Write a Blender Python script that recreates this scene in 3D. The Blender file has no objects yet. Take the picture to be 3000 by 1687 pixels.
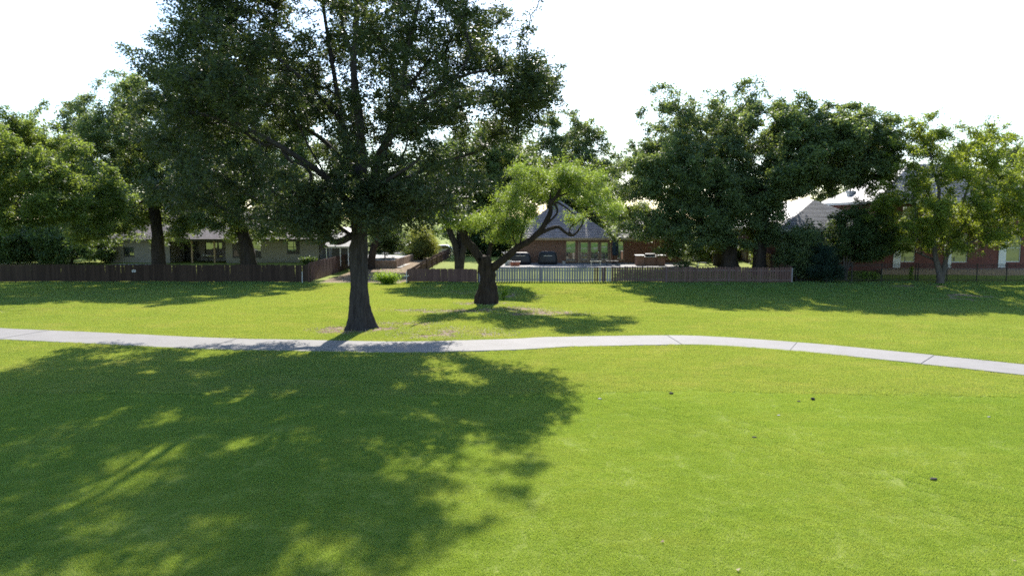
import bpy, bmesh, math, random
import numpy as np
from mathutils import Vector, Matrix

# ------------------------------------------------------------------ camera, sky, sun, exposure
SC = bpy.context.scene
COL = SC.collection
F, CX, CY, CAMH = 2142.0, 1500.0, 843.5, 4.66      # focal length in photo pixels, camera height in metres
PITCH = math.atan(0.095)
cam = bpy.data.cameras.new('camera')
cam.sensor_width = 36.0
cam.lens = F / 3000.0 * 36.0
cam.clip_start, cam.clip_end = 0.1, 5000.0
cam_o = bpy.data.objects.new('camera', cam)
cam_o.location = (0, 0, CAMH)
cam_o.rotation_euler = (math.radians(90) - PITCH, 0, 0)
COL.objects.link(cam_o)
SC.camera = cam_o

SUN_EL, SUN_AZ = math.radians(38.0), math.radians(2.5)     # azimuth from +Y, positive to the right
world = bpy.data.worlds.new('World'); SC.world = world
world.use_nodes = True
wn, wl = world.node_tree.nodes, world.node_tree.links
bg = wn['Background']
sky = wn.new('ShaderNodeTexSky')
sky.sky_type = 'NISHITA'
sky.sun_disc = False
sky.sun_elevation = SUN_EL
sky.sun_rotation = SUN_AZ
sky.altitude = 200.0
sky.air_density = 1.0
sky.dust_density = 0.6
sky.ozone_density = 2.5
wl.new(sky.outputs[0], bg.inputs[0])
bg.inputs[1].default_value = 0.14

sun = bpy.data.lights.new('sun', 'SUN')
sun.energy = 4.6
sun.angle = math.radians(0.53)
sun.color = (1.0, 0.95, 0.87)
sun_o = bpy.data.objects.new('sun', sun)
sd = Vector((math.sin(SUN_AZ) * math.cos(SUN_EL), math.cos(SUN_AZ) * math.cos(SUN_EL), math.sin(SUN_EL)))
sun_o.rotation_euler = (-sd).to_track_quat('-Z', 'Y').to_euler()
sun_o.location = (0, 0, 60)
COL.objects.link(sun_o)

vs = SC.view_settings
vs.view_transform = 'Standard'
vs.look = 'None'
vs.exposure = 1.12
vs.gamma = 1.0
vs.use_curve_mapping = False
SC.render.engine = 'CYCLES'
SC.cycles.max_bounces = 7
SC.cycles.diffuse_bounces = 3
SC.cycles.glossy_bounces = 3
SC.cycles.transmission_bounces = 5
SC.cycles.use_denoising = False
SC.cycles.filter_width = 1.7
SC.cycles.caustics_reflective = False
SC.cycles.caustics_refractive = False

# ------------------------------------------------------------------ layout helpers
_cp, _sp = math.cos(PITCH), math.sin(PITCH)
def at(px, py, Y):
    """world point at depth Y that the photo shows at pixel (px, py)"""
    u, v = (px - CX) / F, (CY - py) / F
    d = (u, _cp + v * _sp, -_sp + v * _cp)
    t = Y / d[1]
    return Vector((d[0] * t, Y, CAMH + d[2] * t))
def X(px, Y): return at(px, 700, Y).x
def Z(py, Y): return at(1500, py, Y).z

def sst(t):
    t = np.clip(t, 0.0, 1.0)
    return t * t * (3 - 2 * t)

def gz(x, y):
    """height of the ground"""
    x = np.asarray(x, float); y = np.asarray(y, float)
    w = sst((x + 4.0) / 7.0)
    crest = 40.0 - 0.43 * np.clip(x, 0, 40)
    s = y - crest
    right = -0.80 * sst(s / 5.5) + 0.42 * sst((y - 46.0) / 10.0)
    left = -0.38 * sst((y - 38.0) / 14.0)
    z = left * (1 - w) + right * w
    alley = sst((x + 17.2) / 0.9) * (1 - sst((x + 8.6) / 2.0))
    yard = (1 - alley) * sst((y - 59.0) / 5.0) * (1 - sst((y - 84.0) / 8.0))
    z = z + 0.72 * yard + 0.15 * sst((y - 60.0) / 25.0)
    z = z + 0.035 * np.sin(x * 0.31 + 1.3) * np.sin(y * 0.27 + .4) + 0.02 * np.sin(x * .83 + y * .55)
    # low mound at the far left edge of the lawn
    z = z + 0.30 * np.exp(-(((x + 28.5) / 3.2) ** 2 + ((y - 36.5) / 2.6) ** 2))
    return z
def gzf(x, y): return float(gz(x, y))
def ground_at(px, py):
    """point of the ground seen at a pixel"""
    Y = 5.0
    prev = None
    while Y < 140:
        p = at(px, py, Y)
        if p.z <= gzf(p.x, p.y): break
        Y += 0.05
    return Vector((p.x, p.y, gzf(p.x, p.y)))

# ------------------------------------------------------------------ object helpers
def tag(o, label=None, cat=None, group=None, kind=None):
    if label: o['label'] = label
    if cat: o['category'] = cat
    if group: o['group'] = group
    if kind: o['kind'] = kind
    return o
def empty(name, loc, label=None, cat=None, group=None, kind=None):
    o = bpy.data.objects.new(name, None)
    o.empty_display_size = 0.3
    COL.objects.link(o); o.location = loc
    return tag(o, label, cat, group, kind)
def link(name, me, parent=None, loc=None):
    o = bpy.data.objects.new(name, me); COL.objects.link(o)
    if parent is not None: o.parent = parent
    if loc is not None: o.location = loc
    return o
def np_mesh(name, verts, faces, mat, nside=4, smooth=False):
    """fast mesh from numpy arrays, every face with nside corners"""
    me = bpy.data.meshes.new(name)
    verts = np.asarray(verts, np.float32).reshape(-1, 3); faces = np.asarray(faces, np.int32).reshape(-1, nside)
    me.vertices.add(len(verts)); me.vertices.foreach_set('co', verts.ravel())
    me.loops.add(faces.size); me.loops.foreach_set('vertex_index', faces.ravel())
    me.polygons.add(len(faces))
    me.polygons.foreach_set('loop_start', np.arange(0, faces.size, nside, dtype=np.int32))
    me.polygons.foreach_set('loop_total', np.full(len(faces), nside, np.int32))
    if smooth: me.polygons.foreach_set('use_smooth', np.ones(len(faces), bool))
    if mat: me.materials.append(mat)
    me.update(calc_edges=True); me.validate()
    return me

class MB:
    """collects shapes given in world coordinates; build() links them as ONE mesh object about the origin org"""
    def __init__(self, org=(0, 0, 0)):
        self.v, self.f, self.o = [], [], Vector(org)
    def add(self, vs, fs):
        n = len(self.v)
        self.v += [tuple(Vector(p) - self.o) for p in vs]
        self.f += [tuple(i + n for i in f) for f in fs]
        return self
    def box(self, x0, x1, y0, y1, z0, z1):
        vs = [(x, y, z) for z in (z0, z1) for y in (y0, y1) for x in (x0, x1)]
        return self.add(vs, [(0, 2, 3, 1), (4, 5, 7, 6), (0, 1, 5, 4), (2, 6, 7, 3), (0, 4, 6, 2), (1, 3, 7, 5)])
    def bar(self, a, b, w, h, up=(0, 0, 1)):
        a, b = Vector(a), Vector(b); d = (b - a).normalized()
        u = Vector(up)
        if abs(d.dot(u)) > .95: u = Vector((0, 1, 0))
        s = d.cross(u).normalized() * (w / 2); t = s.normalized().cross(d).normalized() * (h / 2)
        vs = [p + i * s + j * t for p in (a, b) for (i, j) in ((-1, -1), (1, -1), (1, 1), (-1, 1))]
        return self.add(vs, [(3, 2, 1, 0), (4, 5, 6, 7)] + [(i, (i + 1) % 4, (i + 1) % 4 + 4, i + 4) for i in range(4)])
    def poly(self, pts): return self.add(pts, [tuple(range(len(pts)))])
    def prism(self, pts, d):
        n = len(pts); d = Vector(d); q = [Vector(p) for p in pts]
        return self.add(q + [p + d for p in q], [tuple(range(n))[::-1], tuple(range(n, 2 * n))] + [(i, (i + 1) % n, (i + 1) % n + n, i + n) for i in range(n)])
    def rings(self, pts, rad, n=8, cap=True, squash=1.0):
        pts = [Vector(p) for p in pts]; vs = []; m = len(pts)
        d0 = (pts[1] - pts[0]).normalized()
        ref = Vector((1, 0, 0)) if abs(d0.x) < .8 else Vector((0, 1, 0))
        for i, p in enumerate(pts):
            d = (pts[min(i + 1, m - 1)] - pts[max(i - 1, 0)]).normalized()
            s = (ref - d * ref.dot(d)).normalized(); t = d.cross(s)
            for k in range(n):
                a = 2 * math.pi * k / n
                vs.append(p + rad[i] * (math.cos(a) * s + squash * math.sin(a) * t))
        fs = [(i * n + k, i * n + (k + 1) % n, (i + 1) * n + (k + 1) % n, (i + 1) * n + k) for i in range(m - 1) for k in range(n)]
        if cap: fs += [tuple(range(n))[::-1], tuple(range((m - 1) * n, m * n))]
        return self.add(vs, fs)
    def lathe(self, c, prof, n=16, tilt=None):
        c = Vector(c); M = tilt if tilt else Matrix.Identity(3); vs = []
        for r, z in prof:
            for k in range(n):
                a = 2 * math.pi * k / n
                vs.append(c + M @ Vector((r * math.cos(a), r * math.sin(a), z)))
        m = len(prof)
        fs = [(i * n + k, i * n + (k + 1) % n, (i + 1) * n + (k + 1) % n, (i + 1) * n + k) for i in range(m - 1) for k in range(n)]
        return self.add(vs, fs + [tuple(range(n))[::-1], tuple(range((m - 1) * n, m * n))])
    def mesh(self, name, mat, smooth=False):
        me = bpy.data.meshes.new(name)
        me.from_pydata(self.v, [], self.f)
        if mat: me.materials.append(mat)
        if smooth:
            for p in me.polygons: p.use_smooth = True
        me.update()
        return me
    def build(self, name, mat, parent=None, loc=None, bevel=0, smooth=False):
        me = self.mesh(name, mat, smooth)
        o = link(name, me, parent, loc)
        if bevel:
            b = o.modifiers.new('bevel', 'BEVEL'); b.width = bevel; b.segments = 2; b.limit_method = 'ANGLE'
        return o

# ------------------------------------------------------------------ materials
class NT:
    def __init__(self, name):
        self.m = bpy.data.materials.new(name); self.m.use_nodes = True
        self.t = self.m.node_tree; self.n = self.t.nodes; self.l = self.t.links
        self.b = self.n['Principled BSDF']; self.out = self.n['Material Output']
    def new(self, typ, **kw):
        nd = self.n.new(typ)
        for k, v in kw.items():
            if k.startswith('i_'):
                key = k[2:]
                nd.inputs[int(key) if key.isdigit() else key.replace('_', ' ')].default_value = v
            else: setattr(nd, k, v)
        return nd
    def lk(self, a, b): self.l.new(a, b)
    def pos(self): return self.new('ShaderNodeNewGeometry').outputs['Position']
    def obj(self): return self.new('ShaderNodeTexCoord').outputs['Object']
    def noise(self, vec, scale, detail=4, rough=.6):
        nd = self.new('ShaderNodeTexNoise', i_Scale=scale, i_Detail=detail, i_Roughness=rough)
        self.lk(vec, nd.inputs['Vector']); return nd.outputs['Fac']
    def ramp(self, fac, stops):
        r = self.new('ShaderNodeValToRGB'); e = r.color_ramp.elements
        while len(e) < len(stops): e.new(0.5)
        for el, (p, c) in zip(e, stops):
            el.position = p; el.color = tuple(c) + (1,) if len(c) == 3 else c
        self.lk(fac, r.inputs[0]); return r.outputs[0]
    def mix(self, fac, a, b, typ='MIX'):
        m = self.new('ShaderNodeMix', data_type='RGBA', blend_type=typ)
        for s, val in ((0, fac), (6, a), (7, b)):
            if hasattr(val, 'is_linked'): self.lk(val, m.inputs[s])
            elif s == 0: m.inputs[0].default_value = val
            else: m.inputs[s].default_value = tuple(val) + (1,) if len(val) == 3 else val
        return m.outputs[2]
    def math(self, op, a, b=0.0):
        m = self.new('ShaderNodeMath', operation=op)
        for i, val in enumerate((a, b)):
            if hasattr(val, 'is_linked'): self.lk(val, m.inputs[i])
            else: m.inputs[i].default_value = val
        return m.outputs[0]
    def scale(self, vec, s):
        m = self.new('ShaderNodeMapping'); m.inputs['Scale'].default_value = s
        self.lk(vec, m.inputs[0]); return m.outputs[0]
    def bump(self, h, strength=.4, dist=.02):
        b = self.new('ShaderNodeBump', i_Strength=strength, i_Distance=dist)
        self.lk(h, b.inputs['Height']); self.lk(b.outputs[0], self.b.inputs['Normal'])
        return b.outputs[0]
    def color(self, c): 
        if hasattr(c, 'is_linked'): self.lk(c, self.b.inputs['Base Color'])
        else: self.b.inputs['Base Color'].default_value = tuple(c) + (1,)

def plain(name, c, rough=.7, var=.25, scale=3.0, bump=.15, metal=0.0, bscale=40.0):
    t = NT(name); p = t.obj()
    f = t.noise(p, scale, 5)
    c = Vector(c)
    t.color(t.ramp(f, [(.3, tuple(c * (1 - var))), (.7, tuple(c * (1 + var)))]))
    t.b.inputs['Roughness'].default_value = rough; t.b.inputs['Metallic'].default_value = metal
    if bump: t.bump(t.noise(p, bscale, 3), bump, .01)
    return t.m

def leafmat(name, c0, c1, trans=.35, rough=.45, spec=.4, ctrans=None):
    """leaf: per-leaf random colour between c0 and c1, some light comes through"""
    t = NT(name)
    g = t.new('ShaderNodeNewGeometry')
    big = t.noise(g.outputs['Position'], .8, 2)
    f = t.math('ADD', t.math('MULTIPLY', g.outputs['Random Per Island'], .65), t.math('MULTIPLY', big, .35))
    col = t.ramp(f, [(.15, c0), (.85, c1)])
    t.color(col)
    t.b.inputs['Roughness'].default_value = rough
    t.b.inputs['Specular IOR Level'].default_value = spec
    tr = t.new('ShaderNodeBsdfTranslucent')
    ct = t.mix(1.0, col, ctrans or (2.3, 2.15, .8), 'MULTIPLY')
    t.lk(ct, tr.inputs[0])
    mx = t.new('ShaderNodeMixShader'); mx.inputs[0].default_value = trans
    t.lk(t.b.outputs[0], mx.inputs[1]); t.lk(tr.outputs[0], mx.inputs[2]); t.lk(mx.outputs[0], t.out.inputs[0])
    return t.m

def bark(name, c0, c1, s=9.0):
    t = NT(name); p = t.obj()
    q = t.scale(p, (s, s, s * .16))
    f = t.noise(q, 1.0, 6, .7)
    f2 = t.noise(p, 2.0, 3)
    t.color(t.mix(t.math('MULTIPLY', f2, .5), t.ramp(f, [(.36, c0), (.66, c1)]), tuple(Vector(c1) * .8)))
    t.b.inputs['Roughness'].default_value = .95
    t.b.inputs['Specular IOR Level'].default_value = .15
    t.bump(f, 1.0, .06)
    return t.m

def brick(name, c0, c1, mortar, sx=1.0):
    t = NT(name); p = t.obj()
    sep = t.new('ShaderNodeSeparateXYZ'); t.lk(p, sep.inputs[0])
    cmb = t.new('ShaderNodeCombineXYZ')
    t.lk(t.math('ADD', sep.outputs[0], sep.outputs[1]), cmb.inputs[0]); t.lk(sep.outputs[2], cmb.inputs[1])
    b = t.new('ShaderNodeTexBrick', i_Scale=1.0, i_Brick_Width=.22, i_Row_Height=.076, i_Mortar_Size=.006, i_Mortar_Smooth=.2, i_Bias=0.0)
    b.inputs['Color1'].default_value = tuple(c0) + (1,); b.inputs['Color2'].default_value = tuple(c1) + (1,); b.inputs['Mortar'].default_value = tuple(mortar) + (1,)
    t.lk(cmb.outputs[0], b.inputs[0])
    n = t.noise(p, 1.2, 5)
    t.color(t.mix(t.math('MULTIPLY', n, .45), b.outputs[0], tuple(Vector(c0) * .6)))
    t.b.inputs['Roughness'].default_value = .9
    t.bump(b.outputs['Fac'], -.5, .01)
    return t.m

def shingle(name, c0, c1):
    t = NT(name); p = t.obj()
    sep = t.new('ShaderNodeSeparateXYZ'); t.lk(p, sep.inputs[0])
    cmb = t.new('ShaderNodeCombineXYZ')
    t.lk(t.math('ADD', sep.outputs[0], sep.outputs[1]), cmb.inputs[0]); t.lk(sep.outputs[2], cmb.inputs[1])
    b = t.new('ShaderNodeTexBrick', i_Scale=1.0, i_Brick_Width=.32, i_Row_Height=.17, i_Mortar_Size=.008, i_Bias=0.0)
    b.inputs['Color1'].default_value = tuple(c0) + (1,); b.inputs['Color2'].default_value = tuple(c1) + (1,); b.inputs['Mortar'].default_value = tuple(Vector(c0) * .5) + (1,)
    t.lk(cmb.outputs[0], b.inputs[0])
    n = t.noise(p, 14, 4)
    t.color(t.mix(t.math('MULTIPLY', n, .5), b.outputs[0], tuple(Vector(c1) * .7)))
    t.b.inputs['Roughness'].default_value = .55
    t.bump(n, .4, .01)
    return t.m

def wood(name, c0, c1):
    """weathered board: each board its own tint, grain along its length"""
    t = NT(name); p = t.obj()
    r = t.new('ShaderNodeObjectInfo').outputs['Random']
    q = t.scale(p, (30, 30, 1.5))
    g = t.noise(q, 1.0, 5)
    base = t.mix(r, c0, c1)
    t.color(t.mix(t.math('MULTIPLY', g, .7), base, tuple(Vector(c0) * .45)))
    t.b.inputs['Roughness'].default_value = .9
    t.b.inputs['Specular IOR Level'].default_value = .2
    t.bump(g, .3, .005)
    return t.m

def glass_mat(name, tint=(.012, .016, .016), refl=.30):
    t = NT(name)
    t.color(tint); t.b.inputs['Roughness'].default_value = .3
    gl = t.new('ShaderNodeBsdfGlossy', i_Roughness=.02)
    gl.inputs[0].default_value = (.9, .95, .92, 1)
    n = t.noise(t.obj(), 1.3, 2)
    b = t.new('ShaderNodeBump', i_Strength=.05, i_Distance=.05); t.lk(n, b.inputs['Height']); t.lk(b.outputs[0], gl.inputs['Normal'])
    mx = t.new('ShaderNodeMixShader'); mx.inputs[0].default_value = refl
    t.lk(t.b.outputs[0], mx.inputs[1]); t.lk(gl.outputs[0], mx.inputs[2]); t.lk(mx.outputs[0], t.out.inputs[0])
    return t.m

GRASS_DARK, GRASS_MID, GRASS_LITE = (.15, .19, .035), (.21, .25, .05), (.28, .31, .08)
def blade_mat(name, dark, mid, lite, trans, straw):
    t = NT(name); p = t.pos()
    r = t.new('ShaderNodeNewGeometry').outputs['Random Per Island']
    big = t.noise(p, .22, 4); small = t.noise(t.scale(p, (.4, 1.0, 1)), 1.9, 4)
    f = t.math('ADD', t.math('ADD', t.math('MULTIPLY', big, .38), t.math('MULTIPLY', small, .42)), t.math('ADD', t.math('MULTIPLY', t.noise(t.scale(p, (.6, 1.0, 1)), 7.0, 3), .20), t.math('MULTIPLY', t.math('SUBTRACT', r, .5), .14)))
    col = t.ramp(f, [(.22, dark), (.50, mid), (.80, lite)])
    dry = t.noise(t.scale(p, (.8, 1.0, 1)), .55, 5, .65)
    col = t.mix(t.ramp(dry, [(.50, (0, 0, 0)), (.74, (.55, .55, .55))]), col, straw)
    t.color(col); t.b.inputs['Roughness'].default_value = .42; t.b.inputs['Specular IOR Level'].default_value = .5
    tr = t.new('ShaderNodeBsdfTranslucent'); t.lk(t.mix(1.0, col, (4.0, 2.18, 1.0), 'MULTIPLY'), tr.inputs[0])
    mx = t.new('ShaderNodeMixShader'); mx.inputs[0].default_value = trans
    t.lk(t.b.outputs[0], mx.inputs[1]); t.lk(tr.outputs[0], mx.inputs[2]); t.lk(mx.outputs[0], t.out.inputs[0])
    return t.m

def ground_mat():
    """lawn soil and thatch; attribute 'dirt' = bare earth, worn into the lawn"""
    t = NT('lawn_ground'); p = t.pos()
    a = t.new('ShaderNodeAttribute', attribute_name='dirt').outputs['Fac']
    big = t.noise(p, .22, 4); small = t.noise(t.scale(p, (1.0, .45, 1)), 1.6, 4); fine = t.noise(p, 22, 4)
    f = t.math('ADD', t.math('MULTIPLY', big, .4), t.math('ADD', t.math('MULTIPLY', small, .35), t.math('MULTIPLY', fine, .25)))
    g = t.ramp(f, [(.34, GRASS_DARK), (.5, GRASS_MID), (.66, GRASS_LITE)])
    dn = t.noise(p, 5.0, 6, .7)
    d = t.ramp(dn, [(.3, (.11, .075, .045)), (.55, (.26, .19, .12)), (.75, (.40, .33, .24))])
    m = t.math('ADD', a, t.math('MULTIPLY', t.math('SUBTRACT', t.noise(p, 2.5, 5), .5), 1.0))
    mm = t.ramp(m, [(.40, (0, 0, 0)), (.65, (1, 1, 1))])
    t.color(t.mix(mm, g, d))
    t.b.inputs['Roughness'].default_value = .95; t.b.inputs['Specular IOR Level'].default_value = .1
    t.bump(t.math('ADD', fine, small), .6, .03)
    return t.m

def concrete(name, c, joint=False):
    t = NT(name); p = t.pos()
    a = t.noise(p, .9, 5); b = t.noise(p, 30, 3)
    c = Vector(c)
    col = t.ramp(a, [(.3, tuple(c * .82)), (.7, tuple(c * 1.1))])
    st = t.noise(t.scale(p, (.5, 2.2, 1)), 1.2, 5, .7)
    col = t.mix(t.ramp(st, [(.52, (0, 0, 0)), (.75, (.45, .45, .45))]), col, tuple(c * .62))
    t.color(t.mix(.15, col, t.ramp(b, [(.3, (.15, .15, .14)), (.7, (.7, .68, .65))])))
    t.b.inputs['Roughness'].default_value = .85
    t.bump(b, .2, .004)
    return t.m

M = {
    'ground': ground_mat(),
    'blade': blade_mat('lawn_blades', (.068, .178, .040), (.093, .220, .054), (.132, .258, .080), .50, (.112, .225, .075)),
    'rough_blade': blade_mat('rough_blades', (.074, .182, .046), (.104, .224, .064), (.155, .265, .102), .50, (.150, .245, .115)),
    'path': concrete('path_concrete', (.198, .182, .170)),
    'slab': concrete('pale_concrete', (.28, .265, .25)),
    'patio': concrete('shade_toned_patio_concrete', (.17, .16, .155)),  # pale concrete toned darker: the patio's shade is put into the colour
    'asphalt': plain('asphalt', (.06, .06, .062), .9, .2, 2.0),
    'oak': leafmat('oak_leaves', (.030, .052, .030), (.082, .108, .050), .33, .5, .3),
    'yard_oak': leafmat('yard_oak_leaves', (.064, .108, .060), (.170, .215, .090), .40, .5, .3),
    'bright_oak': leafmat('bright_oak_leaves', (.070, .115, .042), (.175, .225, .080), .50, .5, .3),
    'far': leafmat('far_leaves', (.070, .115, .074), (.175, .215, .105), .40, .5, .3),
    'mesquite': leafmat('mesquite_leaves', (.09, .15, .042), (.20, .26, .08), .48, .5, .3),
    'elm': leafmat('elm_leaves', (.085, .130, .030), (.21, .255, .055), .5, .5, .3),
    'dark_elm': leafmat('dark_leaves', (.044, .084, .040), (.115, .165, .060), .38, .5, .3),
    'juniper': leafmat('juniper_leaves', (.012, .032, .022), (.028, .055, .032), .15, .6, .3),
    'palebush': leafmat('pale_bush_leaves', (.10, .13, .045), (.22, .24, .09), .45, .5, .3),
    'weed': leafmat('weed_leaves', (.10, .18, .02), (.22, .32, .04), .5, .5, .3),
    'litter': leafmat('fallen_leaves', (.20, .14, .08), (.50, .42, .30), .1, .8, .2, (1, 1, 1)),
    'bark': bark('oak_bark', (.022, .018, .017), (.080, .070, .066)),
    'dark_bark': bark('dark_bark', (.022, .018, .015), (.075, .060, .050)),
    'mesquite_bark': bark('mesquite_bark', (.014, .010, .008), (.068, .050, .038), 7.0),
    'grey_bark': bark('grey_bark', (.06, .05, .042), (.16, .14, .12), 12.0),
    'cut': plain('cut_wood', (.62, .42, .22), .8, .2, 12),
    'white_brick': brick('white_painted_brick', (.29, .27, .235), (.34, .315, .275), (.25, .23, .20)),
    'brick': brick('tan_red_brick', (.22, .10, .06), (.30, .15, .095), (.30, .25, .20)),
    'red_brick': brick('dark_red_brick', (.15, .045, .035), (.21, .065, .05), (.20, .14, .12)),
    'shingle': shingle('grey_brown_shingle', (.24, .185, .17), (.36, .295, .28)),
    'shingle_grey': shingle('slate_grey_shingle', (.18, .18, .20), (.28, .28, .31)),
    'tan': plain('tan_paint', (.42, .30, .18), .6, .1),
    'white': plain('white_paint', (.72, .71, .68), .5, .06),
    'cream': plain('cream_paint', (.62, .54, .38), .6, .08),
    'brown_frame': plain('brown_frame', (.26, .17, .10), .5, .15),
    'black_frame': plain('bronze_frame', (.03, .028, .026), .45, .15),
    'glass': glass_mat('window_glass'),
    'glass_clear': glass_mat('tall_window_glass', (.055, .068, .062), .17),
    'dark_room': plain('dark_interior', (.02, .018, .016), .9, .2),
    'fence_dark': wood('brown_stained_board', (.055, .036, .026), (.095, .062, .044)),
    'fence_red': wood('red_brown_board', (.14, .080, .066), (.22, .130, .105)),
    'fence_grey': wood('weathered_board', (.29, .26, .265), (.42, .385, .38)),
    'fence_new': wood('pale_cedar_board', (.42, .30, .18), (.55, .42, .28)),
    'iron': plain('black_iron', (.012, .012, .013), .45, .2, metal=.3),
    'cover': plain('black_cover', (.012, .013, .016), .5, .3, 6, .5, bscale=8),
    'steel': plain('brushed_steel', (.45, .46, .48), .3, .1, metal=.9),
    'umbrella_navy': plain('navy_canvas', (.015, .03, .045), .85, .2),
    'canvas_white': plain('white_canvas', (.62, .64, .66), .85, .08),
    'canvas_green': plain('green_canvas', (.03, .12, .10), .85, .15),
    'terracotta': plain('terracotta', (.42, .14, .075), .85, .15),
    'pot_white': plain('glazed_pot', (.45, .52, .48), .4, .1),
    'pvc': plain('white_plastic', (.72, .72, .70), .5, .05),
    'car_paint': plain('silver_car_paint', (.55, .57, .60), .25, .03, metal=.4, bump=0),
    'rubber': plain('rubber', (.02, .02, .02), .8, .1),
    'clod': plain('dark_clod', (.035, .028, .02), .95, .4, 20, .6),
    'stone': plain('pale_stone', (.36, .34, .31), .8, .15, 15),
    'mulch': plain('dark_mulch', (.06, .04, .03), .95, .5, 20, .8),
    'wall_tan': plain('tan_block', (.34, .23, .16), .9, .2, 4, .3),
    'awning': plain('pale_awning', (.62, .56, .50), .7, .06),
}

# ------------------------------------------------------------------ the ground
def build_ground():
    xs = np.concatenate([np.linspace(-1500, -110, 12), np.arange(-100, -45, 2.5), np.arange(-45, 45, .5), np.arange(45, 100, 2.5), np.linspace(110, 1500, 12)])
    ys = np.concatenate([np.linspace(-900, -45, 10), np.arange(-40, 6, 2.0), np.arange(6, 66, .4), np.arange(66, 112, 1.5), np.linspace(115, 2500, 16)])
    gx, gy = np.meshgrid(xs, ys)
    v = np.stack([gx, gy, gz(gx, gy)], -1).reshape(-1, 3)
    nx, ny = len(xs), len(ys)
    i = np.arange(nx - 1)[None, :] + np.arange(ny - 1)[:, None] * nx
    f = np.stack([i, i + 1, i + nx + 1, i + nx], -1).reshape(-1, 4)
    me = np_mesh('lawn', v, f, M['ground'], 4, True)
    at_ = me.attributes.new('dirt', 'FLOAT', 'POINT')
    at_.data.foreach_set('value', dirt(v[:, 0], v[:, 1]).astype(np.float32))
    o = link('lawn', me); tag(o, 'sloping golf course lawn running from the camera back to the fences', kind='structure')
    return o
# bare earth: (x, y, rx, ry, strength)
def _spot(px, py, rx, ry, s):
    p = ground_at(px, py); return (p.x, p.y, rx, ry, s)
TREE = ground_at(1055, 962)
MESQ = ground_at(1425, 889)
SPOTS = [(TREE.x - .1, TREE.y - .4, 1.9, 1.2, 1.1), (TREE.x + 2.0, TREE.y + 1.0, 1.5, .7, .85), _spot(1330, 975, 2.4, 1.6, .74), _spot(1210, 912, 1.8, .8, .72),
         _spot(1330, 912, 2.0, 1.1, .88), _spot(1600, 918, 2.4, 1.1, .92), _spot(1530, 905, 1.8, 1.2, .82), (MESQ.x, MESQ.y, 1.7, 1.2, 1.0),
         _spot(1460, 860, 3.0, 2.5, .62), _spot(1290, 860, 2.2, 2.0, .55), _spot(2830, 872, 3.0, 2.2, .72), _spot(2660, 838, 4.0, 1.0, .6), _spot(2755, 835, 2.2, 1.0, .75),
         _spot(60, 905, 3.0, 2.5, .5), _spot(2120, 832, 3.5, .8, .6), _spot(2450, 830, 4.5, .8, .7), (-8.0, 75, 2.0, 14, 0.0)]
def dirt(x, y):
    d = np.zeros_like(x)
    for (cx, cy, rx, ry, s) in SPOTS:
        r = np.sqrt(((x - cx) / (rx * 1.25)) ** 2 + ((y - cy) / (ry * 1.25)) ** 2)
        d = np.maximum(d, s * (1 - sst((r - .35) / .9)))
    al = sst((x + 15.8) / 1.0) * (1 - sst((x + 8.4) / 1.0)) * sst((y - 56.5) / 2.0) * (1 - sst((y - 92) / 2))
    return np.maximum(d, .95 * al)
LAWN = build_ground()

# ------------------------------------------------------------------ the cart path, slab by slab
PATH_PX = [(-1000, 938), (-650, 952), (-330, 965), (-150, 971), (0, 979), (250, 990), (500, 1003), (900, 1014), (1300, 1016), (1500, 1011), (1665, 1002), (1900, 998), (2100, 1001), (2375, 1021), (2780, 1062), (3000, 1085), (3250, 1112), (3600, 1152), (4100, 1214)]
PATH = [ground_at(*p) for p in PATH_PX]
def catmull(pts, m):
    out = []; n = len(pts)
    for i in range(n - 1):
        p0, p1, p2, p3 = pts[max(i - 1, 0)], pts[i], pts[i + 1], pts[min(i + 2, n - 1)]
        for k in range(m):
            t = k / m
            out.append(0.5 * ((2 * p1) + (p2 - p0) * t + (2 * p0 - 5 * p1 + 4 * p2 - p3) * t * t + (3 * p1 - p0 - 3 * p2 + p3) * t ** 3))
    return out + [pts[-1]]
PATHC = catmull(PATH, 12)
PATHXY = np.array([(p.x, p.y) for p in PATHC])
_pl = np.concatenate([[0], np.cumsum(np.hypot(*np.diff(PATHXY, axis=0).T))])
def path_w(x): return 2.28 - .36 * sst((np.asarray(x) + 2) / 18.0)
def path_dist(x, y):
    """distance from the path's centre line minus half its width"""
    d = np.full(np.shape(x), 1e9)
    for a in range(0, len(PATHXY) - 1):
        p, q = PATHXY[a], PATHXY[a + 1]; e = q - p
        t = np.clip(((x - p[0]) * e[0] + (y - p[1]) * e[1]) / (e @ e), 0, 1)
        d = np.minimum(d, np.hypot(x - p[0] - t * e[0], y - p[1] - t * e[1]))
    return d - path_w(x) / 2
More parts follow.
